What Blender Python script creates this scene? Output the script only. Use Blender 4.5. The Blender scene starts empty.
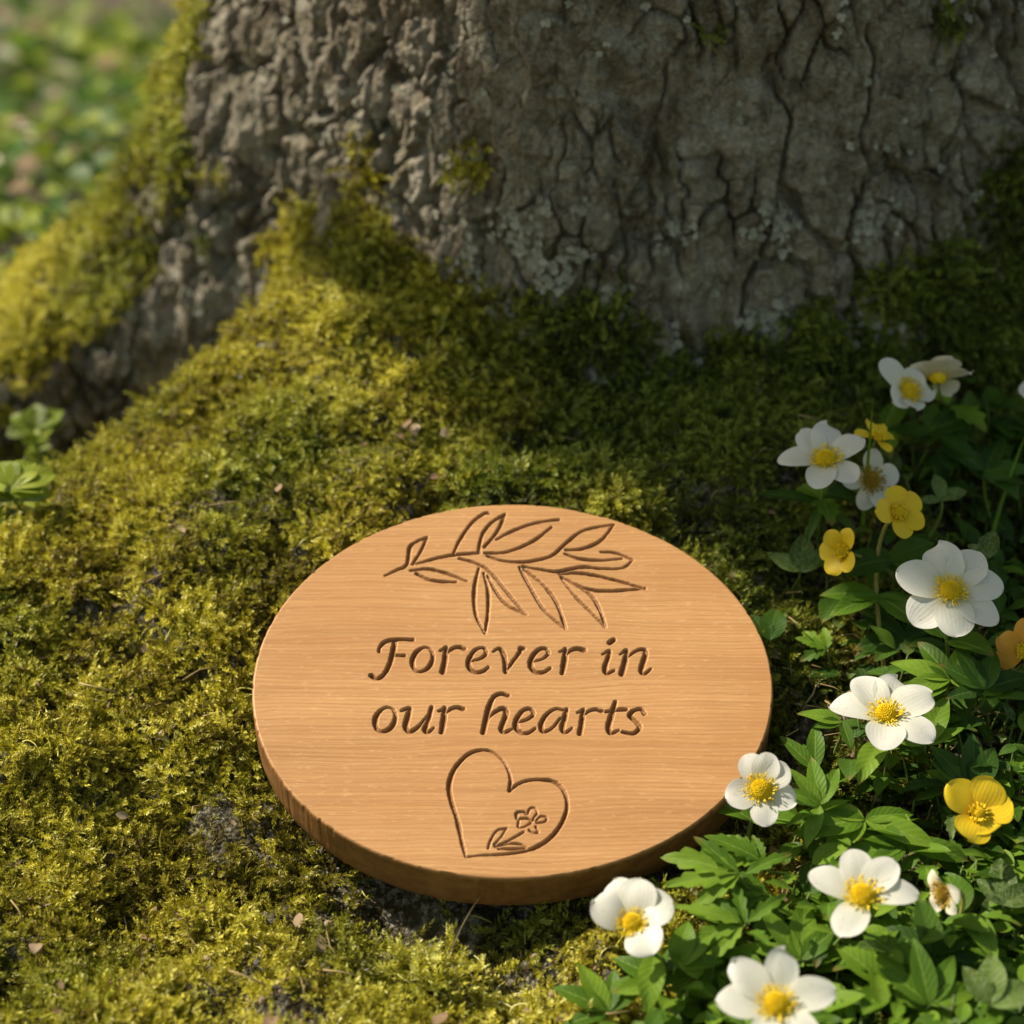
import bpy, math, random
import numpy as np
from mathutils import Vector, Matrix
rnd = random.Random(7)
rng = np.random.default_rng(11)
SC = bpy.context.scene
COL = SC.collection
R_ = math.radians

# ------------------------------------------------------------------ noise
def _h(ix, iy, iz, s):
    n = (ix.astype(np.int64) * 374761393 + iy.astype(np.int64) * 668265263 + iz.astype(np.int64) * 2147483647 + s * 974634777) & 0xFFFFFFFF
    n = ((n ^ (n >> 13)) * 1274126177) & 0xFFFFFFFF
    n = ((n ^ (n >> 16)) * 2246822519) & 0xFFFFFFFF
    return ((n ^ (n >> 15)) & 0xFFFFFF).astype(np.float64) / 0xFFFFFF

def vnoise(P, s=0):
    """value noise in -1..1 on an (n,3) array"""
    P = np.asarray(P, float)
    I = np.floor(P).astype(np.int64); f = P - I
    u = f * f * f * (f * (f * 6 - 15) + 10)
    out = 0
    for a in (0, 1):
        wx = u[:, 0] if a else 1 - u[:, 0]
        for b in (0, 1):
            wy = u[:, 1] if b else 1 - u[:, 1]
            for c in (0, 1):
                wz = u[:, 2] if c else 1 - u[:, 2]
                out = out + wx * wy * wz * _h(I[:, 0] + a, I[:, 1] + b, I[:, 2] + c, s)
    return out * 2 - 1

def fbm(P, octv=4, s=0, gain=.5):
    o = 0; a = 1; P = np.asarray(P, float)
    for k in range(octv):
        o = o + a * vnoise(P * (2.03 ** k) + 17.3 * k, s + k); a *= gain
    return o

def worley(P, s=0, tilt=False):
    """F1, F2 and the id of the nearest cell"""
    I = np.floor(P).astype(np.int64); f = P - I
    F1 = np.full(len(P), 9.); TL = np.zeros(len(P)); F2 = np.full(len(P), 9.); ID = np.zeros(len(P))
    for a in (-1, 0, 1):
        for b in (-1, 0, 1):
            for c in (-1, 0, 1):
                ix, iy, iz = I[:, 0] + a, I[:, 1] + b, I[:, 2] + c
                d = np.sqrt((a + _h(ix, iy, iz, s) - f[:, 0]) ** 2 + (b + _h(ix, iy, iz, s + 1) - f[:, 1]) ** 2 + (c + _h(ix, iy, iz, s + 2) - f[:, 2]) ** 2)
                m = d < F1
                if tilt: TL = np.where(m, (_h(ix, iy, iz, s + 4) - .5) * (a + _h(ix, iy, iz, s) - f[:, 0]) * 2 + (_h(ix, iy, iz, s + 5) - .35) * 2 * (c + _h(ix, iy, iz, s + 2) - f[:, 2]), TL)
                F2 = np.where(m, F1, np.minimum(F2, d)); ID = np.where(m, _h(ix, iy, iz, s + 3), ID); F1 = np.where(m, d, F1)
    return (F1, F2, ID, TL) if tilt else (F1, F2, ID)

def sstep(a, b, x):
    t = np.clip((x - a) / (b - a), 0, 1); return t * t * (3 - 2 * t)

# ------------------------------------------------------------------ camera
PITCH = R_(27.0); FOC = 85 / 36 * 1024
CAM = Vector((0, -1.026, .692))
FW = Vector((0, math.cos(PITCH), -math.sin(PITCH))); UPV = Vector((0, math.sin(PITCH), math.cos(PITCH))); RT = Vector((1, 0, 0))
def ray(px, py):
    return (FW + RT * ((px - 512) / FOC) + UPV * ((512 - py) / FOC)).normalized()

# ------------------------------------------------------------------ terrain
def H0(x, y):
    x = np.asarray(x, float); y = np.asarray(y, float)
    k = .445 * (y + .09)
    s = .5 * (k + np.sqrt(k * k + .03 ** 2)) - .006
    side = 1 - .30 * sstep(.14, .34, x) - .16 * sstep(-.12, -.36, x)
    s = s * side
    cap = np.interp(x, [-.8, -.4, -.284, -.2, -.125, -.08, .1, .3, .5], [.03, .055, .078, .10, .150, .175, .175, .14, .10])
    d = s - cap
    s = .5 * (s + cap - np.sqrt(d * d + .02 ** 2))
    yr = np.interp(x, [-1.2, -.6, -.4, -.284, -.2, -.12, -.05, .6], [-.3, -.13, 0, .13, .25, .31, .6, .6])
    b = np.maximum(0, y - yr)
    fall = sstep(0, .12, b)
    floor_ = np.interp(y, [-.5, .5, .7, 1.2, 3, 6, 400], [0, 0, -.01, -.09, -.55, -1.2, -3.])
    s = s * (1 - fall) + floor_ * fall
    s = np.where(x < -.9, s * sstep(-2.0, -.9, x) + floor_ * (1 - sstep(-2., -.9, x)), s)
    return s - .012

def HN(x, y):
    x = np.asarray(x, float); y = np.asarray(y, float)
    P = np.stack([x, y, np.zeros_like(x)], 1)
    far = sstep(.9, 2, np.hypot(x, y - .1))
    n = .011 * fbm(P / .085, 2, 3) + .0085 * fbm(P / .021, 3, 9)
    ring = np.hypot(x / .128, (y - .012) / .103)
    n = n - .013 * np.exp(-((ring - 1.06) / .14) ** 2) * sstep(.03, -.05, y - .35 * x)
    inside = ((x / .135) ** 2 + ((y - .01) / .108) ** 2)
    n = np.where(inside < 1.1, np.minimum(n, 0) * .6 - .004, n)
    return H0(x, y) + n * (1 - far) + far * .05 * fbm(P / .5, 3, 5)

def hz(x, y):
    return float(HN(np.array([x]), np.array([y]))[0])

def at(px, py, h=0.):
    """where the view through a photo pixel is h above the ground"""
    d = ray(px, py); ts = np.linspace(.85, 2.4, 800)
    X = CAM.x + d.x * ts; Y = CAM.y + d.y * ts; Z = CAM.z + d.z * ts
    g = Z - HN(X, Y) - h
    i = int(np.argmax(g < 0)) or 799
    t = ts[i - 1] + (ts[i] - ts[i - 1]) * g[i - 1] / (g[i - 1] - g[i] + 1e-12)
    return CAM + d * float(t)

# ------------------------------------------------------------------ object helpers
def mesh_np(name, V, F, mats=(), parent=None, smooth=True, attrs=None, fmat=None, link=True):
    me = bpy.data.meshes.new(name)
    V = np.asarray(V, np.float32)
    F = np.asarray(F) if isinstance(F, np.ndarray) else F
    me.from_pydata(V.tolist(), [], F.tolist() if isinstance(F, np.ndarray) else F)
    for m in (mats if isinstance(mats, (list, tuple)) else [mats]):
        me.materials.append(m)
    if smooth: me.polygons.foreach_set('use_smooth', np.ones(len(me.polygons), bool))
    if fmat is not None: me.polygons.foreach_set('material_index', np.asarray(fmat, np.int32))
    for k, v in (attrs or {}).items():
        a = me.attributes.new(k, 'FLOAT', 'POINT'); a.data.foreach_set('value', np.asarray(v, np.float32))
    me.update()
    o = bpy.data.objects.new(name, me)
    if link: COL.objects.link(o)
    if parent is not None: o.parent = parent
    return o

def tag(o, label=None, cat=None, group=None, kind=None):
    for k, v in (('label', label), ('category', cat), ('group', group), ('kind', kind)):
        if v: o[k] = v
    return o

def empty(name, loc):
    o = bpy.data.objects.new(name, None); COL.objects.link(o); o.location = loc
    o.empty_display_size = .01
    return o

class MB:
    """collects pieces for one mesh"""
    def __init__(s): s.V = []; s.F = []; s.A = {}; s.M = []; s.n = 0
    def add(s, V, F, mat=0, **at_):
        V = np.asarray(V, float); k = s.n
        s.V.append(V); s.F += [tuple(int(i) + k for i in f) for f in F]; s.n += len(V); s.M += [mat] * len(F)
        for a in set(s.A) | set(at_):
            if a not in s.A: s.A[a] = [np.zeros(k)] if k else []
            v = at_.get(a, 0.); s.A[a].append(np.full(len(V), v) if np.isscalar(v) else np.asarray(v, float))
    def build(s, name, mats, parent=None, smooth=True, off=None):
        V = np.concatenate(s.V)
        if off is not None: V = V - np.asarray(off)
        return mesh_np(name, V, s.F, mats, parent, smooth, {k: np.concatenate(v) for k, v in s.A.items()}, s.M)

def gridf(nu, nv, wrap=False):
    F = []
    for i in range(nu - 1):
        for j in range(nv if wrap else nv - 1):
            k = (j + 1) % nv
            F.append((i * nv + j, i * nv + k, (i + 1) * nv + k, (i + 1) * nv + j))
    return F

def tube(pts, rad, seg=8):
    pts = [Vector(p) for p in pts]; V = []; n = len(pts)
    rad = rad if hasattr(rad, '__len__') else [rad] * n
    t0 = (pts[1] - pts[0]).normalized(); ref = Vector((1, 0, 0)) if abs(t0.x) < .8 else Vector((0, 1, 0))
    u = t0.cross(ref).normalized()
    for i, p in enumerate(pts):
        t = (pts[min(i + 1, n - 1)] - pts[max(i - 1, 0)]).normalized()
        u = (u - t * u.dot(t)).normalized(); w = t.cross(u)
        for k in range(seg):
            a = 2 * math.pi * k / seg; V.append(p + (u * math.cos(a) + w * math.sin(a)) * rad[i])
    F = gridf(n, seg, True); F.append(tuple(range(seg))[::-1]); F.append(tuple(range((n - 1) * seg, n * seg)))
    return np.array([v[:] for v in V]), F

def bez(a, b, c, d, n=12):
    o = []
    for i in range(n):
        t = i / (n - 1); o.append(a * (1 - t) ** 3 + b * 3 * t * (1 - t) ** 2 + c * 3 * t * t * (1 - t) + d * t ** 3)
    return o

# ------------------------------------------------------------------ materials
class NT:
    def __init__(s, name):
        s.m = bpy.data.materials.new(name); s.m.use_nodes = True; s.t = s.m.node_tree; s.t.nodes.clear()
        s.out = s.n('ShaderNodeOutputMaterial')
    def n(s, typ, ins=None, **kw):
        nd = s.t.nodes.new(typ)
        for k, v in kw.items(): setattr(nd, k, v)
        for k, v in (ins or {}).items():
            if hasattr(v, 'is_output') or hasattr(v, 'links'): s.t.links.new(v, nd.inputs[k])
            else: nd.inputs[k].default_value = v
        return nd
    def l(s, a, b): s.t.links.new(a, b)
    def noise(s, vec, scale, detail=4, rough=.55, dist=0.):
        return s.n('ShaderNodeTexNoise', {'Vector': vec, 'Scale': scale, 'Detail': detail, 'Roughness': rough, 'Distortion': dist}).outputs['Fac']
    def ramp(s, fac, stops, interp='LINEAR'):
        r = s.n('ShaderNodeValToRGB', {'Fac': fac}); e = r.color_ramp.elements; r.color_ramp.interpolation = interp
        while len(e) < len(stops): e.new(.5)
        for el, (p, c) in zip(e, stops): el.position = p; el.color = (*c, 1) if len(c) == 3 else c
        return r.outputs['Color']
    def mix(s, fac, a, b, mode='MIX'):
        m = s.n('ShaderNodeMix', data_type='RGBA', blend_type=mode)
        for sock, v in ((m.inputs[0], fac), (m.inputs[6], a), (m.inputs[7], b)):
            if hasattr(v, 'links'): s.t.links.new(v, sock)
            else: sock.default_value = (*v, 1) if isinstance(v, tuple) and len(v) == 3 else v
        return m.outputs[2]
    def math(s, op, a, b=0.):
        m = s.n('ShaderNodeMath', operation=op)
        for i, v in enumerate((a, b)):
            if hasattr(v, 'links'): s.t.links.new(v, m.inputs[i])
            else: m.inputs[i].default_value = v
        return m.outputs[0]
    def mapr(s, v, a, b, c, d):
        m = s.n('ShaderNodeMapRange', {'Value': v, 'From Min': a, 'From Max': b, 'To Min': c, 'To Max': d}); return m.outputs[0]
    def attr(s, name, typ='GEOMETRY'):
        a = s.n('ShaderNodeAttribute', attribute_name=name); a.attribute_type = typ; return a.outputs['Fac']
    def obj(s): return s.n('ShaderNodeTexCoord').outputs['Object']
    def mapping(s, vec, scale): return s.n('ShaderNodeMapping', {'Vector': vec, 'Scale': scale}).outputs[0]
    def bsdf(s, col, rough=.6, spec=.3, trans=0., tcol=None, bump=None, bstr=.5, bdist=.001, sss=0.):
        b = s.n('ShaderNodeBsdfPrincipled', {'Roughness': rough, 'Specular IOR Level': spec})
        if hasattr(col, 'links'): s.l(col, b.inputs['Base Color'])
        else: b.inputs['Base Color'].default_value = (*col, 1)
        nrm = None
        if bump is not None:
            bp = s.n('ShaderNodeBump', {'Height': bump, 'Strength': bstr, 'Distance': bdist}); nrm = bp.outputs[0]; s.l(nrm, b.inputs['Normal'])
        sh = b.outputs[0]
        if trans > 0:
            t = s.n('ShaderNodeBsdfTranslucent')
            tc = tcol if tcol is not None else col
            if hasattr(tc, 'links'): s.l(tc, t.inputs['Color'])
            else: t.inputs['Color'].default_value = (*tc, 1)
            mx = s.n('ShaderNodeMixShader', {0: trans}); s.l(sh, mx.inputs[1]); s.l(t.outputs[0], mx.inputs[2]); sh = mx.outputs[0]
        s.l(sh, s.out.inputs['Surface'])
        return s.m

def m_moss():
    n = NT('moss_leaf')
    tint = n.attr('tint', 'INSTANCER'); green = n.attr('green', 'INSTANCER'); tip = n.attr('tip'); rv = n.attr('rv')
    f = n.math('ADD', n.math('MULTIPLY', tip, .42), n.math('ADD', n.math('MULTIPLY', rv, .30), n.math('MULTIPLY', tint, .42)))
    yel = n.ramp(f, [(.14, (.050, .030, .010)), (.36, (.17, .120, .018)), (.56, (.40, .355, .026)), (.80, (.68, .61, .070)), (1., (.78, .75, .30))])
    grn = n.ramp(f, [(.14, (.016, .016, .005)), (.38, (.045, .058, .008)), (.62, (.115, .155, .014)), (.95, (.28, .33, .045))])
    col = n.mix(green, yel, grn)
    return n.bsdf(col, .46, .4, .22, n.mix(.4, col, (.52, .52, .02)))

def m_soil():
    n = NT('soil'); o = n.obj()
    a = n.noise(o, 30, 6); b = n.noise(o, 190, 5, .65); v = n.n('ShaderNodeTexVoronoi', {'Vector': o, 'Scale': 420.})
    c = n.ramp(a, [(.3, (.030, .022, .010)), (.55, (.060, .047, .020)), (.75, (.10, .085, .045))])
    c = n.mix(n.mapr(b, .44, .60, 0, .85), c, n.ramp(v.outputs['Color'], [(.1, (.11, .095, .065)), (.5, (.25, .225, .165)), (.9, (.42, .39, .30))]))
    h = n.math('ADD', n.noise(o, 260, 6, .7), n.math('MULTIPLY', v.outputs['Distance'], -.8))
    return n.bsdf(c, .9, .1, bump=h, bstr=1., bdist=.005)

def m_bark():
    n = NT('bark'); o = n.obj()
    wz = n.n('ShaderNodeTexNoise', {'Vector': o, 'Scale': 60., 'Detail': 3.}).outputs['Color']
    wv = n.n('ShaderNodeVectorMath', {0: n.n('ShaderNodeVectorMath', {0: wz, 1: (.5, .5, .5)}, operation='SUBTRACT').outputs[0], 1: (.016, .016, .016)}, operation='MULTIPLY').outputs[0]
    ow = n.n('ShaderNodeVectorMath', {0: o, 1: wv}, operation='ADD').outputs[0]
    o2 = n.mapping(o, (1, 1, .55)); o3 = n.mapping(ow, (1, 1, .62))
    va = n.n('ShaderNodeTexVoronoi', {'Vector': o3, 'Scale': 95.}); vae = n.n('ShaderNodeTexVoronoi', {'Vector': o3, 'Scale': 95.}, feature='DISTANCE_TO_EDGE').outputs['Distance']
    vb = n.n('ShaderNodeTexVoronoi', {'Vector': ow, 'Scale': 270.}); vbe = n.n('ShaderNodeTexVoronoi', {'Vector': ow, 'Scale': 270.}, feature='DISTANCE_TO_EDGE').outputs['Distance']
    a = n.noise(o2, 22, 7, .62, .4); b = n.noise(o2, 75, 6, .65); c = n.noise(o, 9, 4); d = n.noise(o, 260, 4, .7)
    tone = n.math('ADD', n.math('MULTIPLY', a, .62), n.math('ADD', n.math('MULTIPLY', va.outputs['Color'], .24), n.math('MULTIPLY', vb.outputs['Color'], .16)))
    col = n.ramp(tone, [(.30, (.13, .100, .064)), (.43, (.29, .245, .172)), (.56, (.43, .385, .290)), (.72, (.60, .56, .45))])
    col = n.mix(n.mapr(b, .52, .66, 0, .65), col, (.60, .575, .48))            # pale crust
    col = n.mix(n.mapr(b, .46, .32, 0, .75), col, (.10, .075, .045))
    col = n.mix(n.mapr(c, .54, .72, 0, .60), col, (.27, .175, .065))             # ochre stains
    col = n.mix(n.mapr(n.noise(o, 34, 5, .6), .58, .70, 0, .6), col, (.15, .145, .04))   # algae
    col = n.mix(n.mapr(d, .3, .7, 0, .6), n.mix(.6, col, (.08, .07, .055)), col)
    ea = n.mapr(vae, .0, .10, 0, 1); eb = n.mapr(vbe, .0, .14, 0, 1)
    h = n.math('ADD', n.math('MULTIPLY', n.noise(o2, 190, 7, .72), .9), n.math('MULTIPLY', ea, n.mapr(n.noise(o, 40, 2), .4, .6, .1, .85)))
    h = n.math('ADD', h, n.math('ADD', n.math('MULTIPLY', eb, .28), n.math('MULTIPLY', va.outputs['Color'], .45)))
    h = n.math('ADD', h, n.math('MULTIPLY', n.noise(o, 620, 4, .7), .3))
    return n.bsdf(col, .9, .12, bump=h, bstr=1., bdist=.0030)

def m_lichen():
    n = NT('lichen'); rv = n.attr('rv')
    c = n.ramp(rv, [(0, (.20, .205, .165)), (.6, (.32, .325, .265)), (1, (.44, .44, .37))])
    return n.bsdf(c, .85, .1, .1)

def m_wood():
    n = NT('oiled_wood'); o = n.obj()
    wob = n.mapping(o, (7, 14, 9)); nz = n.n('ShaderNodeTexNoise', {'Vector': wob, 'Scale': 1., 'Detail': 2.}).outputs['Color']
    sub = n.n('ShaderNodeVectorMath', {0: nz, 1: (.5, .5, .5)}, operation='SUBTRACT').outputs[0]
    scl = n.n('ShaderNodeVectorMath', {0: sub, 1: (0, .014, .006)}, operation='MULTIPLY').outputs[0]
    v = n.n('ShaderNodeVectorMath', {0: o, 1: scl}, operation='ADD').outputs[0]
    g1 = n.noise(n.mapping(v, (3.5, 330, 150)), 1., 2, .5)
    g2 = n.noise(n.mapping(v, (18, 760, 400)), 1., 3, .6)
    g3 = n.noise(n.mapping(v, (45, 1900, 900)), 1., 2, .6)
    g0 = n.noise(n.mapping(v, (2.5, 34, 20)), 1., 3, .5)
    fleck = n.noise(n.mapping(o, (170, 520, 300)), 1., 3, .6)
    yy = n.n('ShaderNodeSeparateXYZ', {0: v}).outputs['Y']
    jit = n.noise(n.mapping(o, (42, 160, 60)), 1., 3, .6); spc = n.noise(n.mapping(o, (1.2, 40, 20)), 1., 2, .5)
    ring = n.math('SINE', n.math('ADD', n.math('MULTIPLY', yy, 2600.), n.math('ADD', n.math('MULTIPLY', jit, 5.), n.math('MULTIPLY', spc, 16.))))
    f = n.math('ADD', n.math('MULTIPLY', g1, .30), n.math('ADD', n.math('MULTIPLY', g2, .26), n.math('MULTIPLY', g0, .42)))
    col = n.ramp(f, [(.34, (.365, .182, .066)), (.47, (.455, .240, .094)), (.58, (.515, .283, .116)), (.74, (.565, .328, .142))])
    col = n.mix(n.math('MULTIPLY', n.mapr(ring, .25, 1., 0, .44), n.mapr(g2, .35, .6, .35, 1.)), col, (.30, .120, .036))
    col = n.mix(n.mapr(g3, .54, .66, 0, .38), col, (.31, .130, .040))
    col = n.mix(n.mapr(fleck, .58, .70, 0, .34), col, (.66, .41, .20))
    col = n.mix(n.mapr(n.noise(o, 11, 4, .6), .45, .72, 0, .5), col, (.40, .185, .062))
    # the rim is darker than the face
    rim = n.attr('rim')
    col = n.mix(n.math('MULTIPLY', rim, .85), col, n.mix(n.mapr(n.noise(n.mapping(o, (90, 90, 160)), 1., 5, .7), .36, .66, 0, 1), (.085, .036, .010), (.20, .092, .030)))
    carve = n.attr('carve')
    col = n.mix(n.mapr(carve, .15, .75, 0, .86), col, n.mix(jit, (.105, .038, .008), (.25, .105, .028)))       # darker brown with groove depth
    h = n.math('ADD', n.math('MULTIPLY', ring, -.10), n.math('ADD', n.math('MULTIPLY', g2, .5), n.math('ADD', n.math('MULTIPLY', fleck, .45), n.math('MULTIPLY', n.noise(n.mapping(o, (420, 700, 500)), 1., 3, .7), .5))))
    return n.bsdf(col, .48, .35, bump=h, bstr=.22, bdist=.0008)

def m_petal(name, c0, c1, c2, tr):
    n = NT(name); t = n.attr('t'); w = n.attr('w'); o = n.obj()
    vein = n.math('SINE', n.math('MULTIPLY', w, 30.))
    col = n.ramp(t, [(.02, c0), (.30, c1), (.75, c2)])
    col = n.mix(n.mapr(n.noise(o, 160, 3), .5, .7, 0, .22), col, tuple(x * .82 for x in c2))
    col = n.mix(n.math('MULTIPLY', n.mapr(n.noise(o, 500, 2), .64, .72, 0, .5), t), col, (.45, .33, .16))
    return n.bsdf(col, .45, .3, tr, col, bump=vein, bstr=.07, bdist=.0004)

def m_plain(name, stops, scale=200, rough=.55, tr=0., spec=.3):
    n = NT(name); o = n.obj(); rv = n.attr('rv')
    f = n.math('ADD', n.math('MULTIPLY', n.noise(o, scale, 4), .6), n.math('MULTIPLY', rv, .45))
    c = n.ramp(f, stops)
    return n.bsdf(c, rough, spec, tr, c, bump=n.noise(o, scale * 5, 3), bstr=.4, bdist=.0004)

def m_leaf(name, dark, mid, light, vein, mott=0.):
    n = NT(name); o = n.obj(); t = n.attr('t'); w = n.attr('w'); rv = n.attr('rv')
    f = n.math('ADD', n.math('MULTIPLY', n.noise(o, 90, 4), .5), n.math('MULTIPLY', rv, .6))
    col = n.ramp(f, [(.2, dark), (.5, mid), (.85, light)])
    aw = n.math('ABSOLUTE', w)
    side = n.math('SINE', n.math('MULTIPLY', n.math('SUBTRACT', t, n.math('MULTIPLY', aw, .22)), 52.))
    col = n.mix(n.mapr(side, .80, 1., 0, .14), col, vein)
    col = n.mix(n.mapr(aw, .10, .02, 0, .75), col, vein)
    if mott: col = n.mix(n.mapr(n.noise(o, 420, 3, .7), .45, .62, 0, mott), col, (.30, .35, .18))
    col = n.mix(n.mapr(n.noise(o, 260, 3), .66, .74, 0, .5), col, (.16, .11, .03))
    col = n.mix(n.math('MULTIPLY', n.mapr(t, .80, 1., 0, .8), n.mapr(n.noise(o, 45, 2), .5, .58, 0, 1)), col, (.20, .13, .035))
    h = n.math('ADD', n.math('MULTIPLY', side, .28), n.noise(o, 300, 3))
    return n.bsdf(col, .48, .20, .36, n.mix(.4, col, (.30, .42, .015)), bump=h, bstr=.25, bdist=.0006)

M = dict(
    moss=m_moss(), soil=m_soil(), bark=m_bark(), lichen=m_lichen(), wood=m_wood(),
    white=m_petal('white_petal', (.64, .56, .12), (.75, .735, .63), (.78, .765, .705), .36),
    cream=m_petal('cream_petal', (.62, .44, .08), (.70, .62, .40), (.76, .72, .60), .25),
    yellow=m_petal('yellow_petal', (.62, .36, .01), (.78, .52, .015), (.80, .56, .02), .22),
    orange=m_petal('orange_petal', (.55, .22, .01), (.70, .33, .02), (.72, .36, .05), .22),
    pollen=m_plain('pollen', [(.2, (.80, .52, .006)), (.5, (.88, .64, .01)), (.9, (.90, .72, .05))], 500, .7, .1),
    dome=m_plain('pistil', [(.2, (.74, .50, .008)), (.5, (.88, .64, .01)), (.9, (.90, .70, .02))], 600, .7, .1),
    dull=m_plain('faded_pistil', [(.2, (.26, .16, .02)), (.5, (.44, .28, .03)), (.9, (.52, .36, .05))], 600, .8, .1),
    stem=m_plain('stem', [(.2, (.07, .11, .015)), (.5, (.12, .18, .025)), (.9, (.20, .24, .05))], 120, .5, .15),
    bstem=m_plain('browned_stem', [(.2, (.16, .14, .03)), (.5, (.32, .30, .06)), (.9, (.40, .38, .10))], 150, .5, .1),
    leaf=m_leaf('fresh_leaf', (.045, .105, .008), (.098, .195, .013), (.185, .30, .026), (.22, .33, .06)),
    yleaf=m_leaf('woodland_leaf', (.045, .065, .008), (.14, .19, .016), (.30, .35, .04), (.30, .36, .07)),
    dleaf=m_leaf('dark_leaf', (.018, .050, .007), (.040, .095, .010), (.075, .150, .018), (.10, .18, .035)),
    vleaf=m_leaf('mottled_leaf', (.050, .090, .015), (.085, .145, .022), (.13, .20, .04), (.17, .23, .06), .42),
    dry=m_plain('dry_litter', [(.2, (.10, .055, .025)), (.5, (.22, .14, .075)), (.9, (.38, .30, .20))], 150, .8, .12),
    straw=m_plain('straw', [(.2, (.22, .15, .06)), (.6, (.38, .28, .12)), (.9, (.46, .36, .18))], 150, .6, .1),
)

# ------------------------------------------------------------------ ground sheet
def build_ground():
    def axis(a, b, step, far):
        core = np.arange(a, b + 1e-9, step); out = [b]; s = step
        while out[-1] < far: s *= 1.22; out.append(out[-1] + s)
        lo = [a]; s = step
        while lo[-1] > -far: s *= 1.22; lo.append(lo[-1] - s)
        return np.concatenate([np.array(lo[1:])[::-1], core, np.array(out[1:])])
    xs = axis(-.6, .55, .0045, 150); ys = axis(-.3, .65, .0045, 150)
    X, Y = np.meshgrid(xs, ys, indexing='ij')
    Z = HN(X.ravel(), Y.ravel())
    V = np.stack([X.ravel(), Y.ravel(), Z], 1)
    nx, ny = len(xs), len(ys)
    i, j = np.meshgrid(np.arange(nx - 1), np.arange(ny - 1), indexing='ij'); k = (i * ny + j).ravel()
    F = np.stack([k, k + ny, k + ny + 1, k + 1], 1)
    g = mesh_np('ground', V, F, M['soil']); tag(g, kind='structure')
build_ground()

# ------------------------------------------------------------------ tree
TC = (.13, .60)
def sdf(X, Y, Z):
    ph = np.arctan2(Y - TC[1], X - TC[0]); r = np.hypot(X - TC[0], Y - TC[1])
    Rz = .325 + .062 * np.exp(-np.maximum(Z, -.05) / .10) + .012 * np.sin(3 * ph + .8) + .007 * np.sin(7 * ph + 2.1 + 2 * Z) + .004 * np.sin(13 * ph + 4 * Z)
    d = (r - Rz) * .96
    def chain(d, pts, k):
        e = None
        for (a, b) in zip(pts[:-1], pts[1:]):
            ax, ay, az, ra = a; bx, by, bz, rb = b
            dx, dy, dz = bx - ax, by - ay, bz - az; L = dx * dx + dy * dy + dz * dz
            t = np.clip(((X - ax) * dx + (Y - ay) * dy + (Z - az) * dz) / L, 0, 1)
            q = np.sqrt((X - ax - t * dx) ** 2 + (Y - ay - t * dy) ** 2 + (Z - az - t * dz) ** 2) - (ra + t * (rb - ra))
            e = q if e is None else np.minimum(e, q)
        h = np.clip(.5 + .5 * (e - d) / k, 0, 1)
        return e * (1 - h) + d * h - k * h * (1 - h)
    d = chain(d, [(-.10, .53, .25, .10), (-.20, .535, .088, .082), (-.33, .55, -.004, .070), (-.60, .56, -.045, .06), (-1.1, .62, -.09, .05)], .05)
    d = chain(d, [(-.16, .50, .10, .05), (-.27, .49, .03, .05), (-.40, .47, -.01, .045)], .03)
    d = chain(d, [(-.06, .37, .10, .07), (-.125, .300, .080, .062), (-.2, .25, .036, .056), (-.30, .11, .022, .05), (-.42, -.02, -.005, .05)], .04)
    d = chain(d, [(.42, .40, .14, .09), (.58, .26, .02, .07), (.8, .1, -.05, .06)], .05)
    return d

def surface_nets(lo, hi, step):
    ax = [np.arange(lo[i], hi[i] + step * .5, step, dtype=np.float32) for i in range(3)]
    n = [len(a) for a in ax]
    v = np.empty(n, np.float32)
    for i0 in range(0, n[0], 40):
        X, Y, Z = np.meshgrid(ax[0][i0:i0 + 40], ax[1], ax[2], indexing='ij'); v[i0:i0 + 40] = sdf(X, Y, Z)
    s = v < 0
    c = np.zeros([k - 1 for k in n], np.int8)
    offs = [(a, b, d) for a in (0, 1) for b in (0, 1) for d in (0, 1)]
    for a, b, d in offs: c += s[a:n[0] - 1 + a, b:n[1] - 1 + b, d:n[2] - 1 + d]
    cells = np.argwhere((c > 0) & (c < 8))
    idx = np.full([k - 1 for k in n], -1, np.int32); idx[tuple(cells.T)] = np.arange(len(cells))
    acc = np.zeros((len(cells), 3)); cnt = np.zeros(len(cells))
    for p in offs:
        for ax_ in range(3):
            if p[ax_]: continue
            q = list(p); q[ax_] = 1
            va = v[tuple((cells + p).T)]; vb = v[tuple((cells + q).T)]
            m = (va < 0) != (vb < 0); t = np.where(m, va / np.where(m, va - vb, 1), 0)
            pos = np.repeat(np.array(p, float)[None], len(cells), 0); pos[:, ax_] += t
            acc += pos * m[:, None]; cnt += m
    V = (cells + acc / cnt[:, None]) * step + np.array(lo)
    F = []
    for ax_ in range(3):
        o1, o2 = [(1, 2), (2, 0), (0, 1)][ax_]
        sl0 = [slice(None)] * 3; sl1 = [slice(None)] * 3
        sl0[ax_] = slice(0, n[ax_] - 1); sl1[ax_] = slice(1, n[ax_])
        e = np.argwhere(s[tuple(sl0)] != s[tuple(sl1)])
        e = e[(e[:, o1] > 0) & (e[:, o2] > 0) & (e[:, o1] < n[o1] - 1) & (e[:, o2] < n[o2] - 1)]
        flip = ~s[tuple(e.T)]
        def cell(a, b):
            q = e.copy(); q[:, o1] -= a; q[:, o2] -= b; return idx[tuple(q.T)]
        quad = np.stack([cell(1, 1), cell(0, 1), cell(0, 0), cell(1, 0)], 1)
        quad[flip] = quad[flip][:, ::-1]; F.append(quad)
    F = np.concatenate(F); return V, F[(F >= 0).all(1)]

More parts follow.
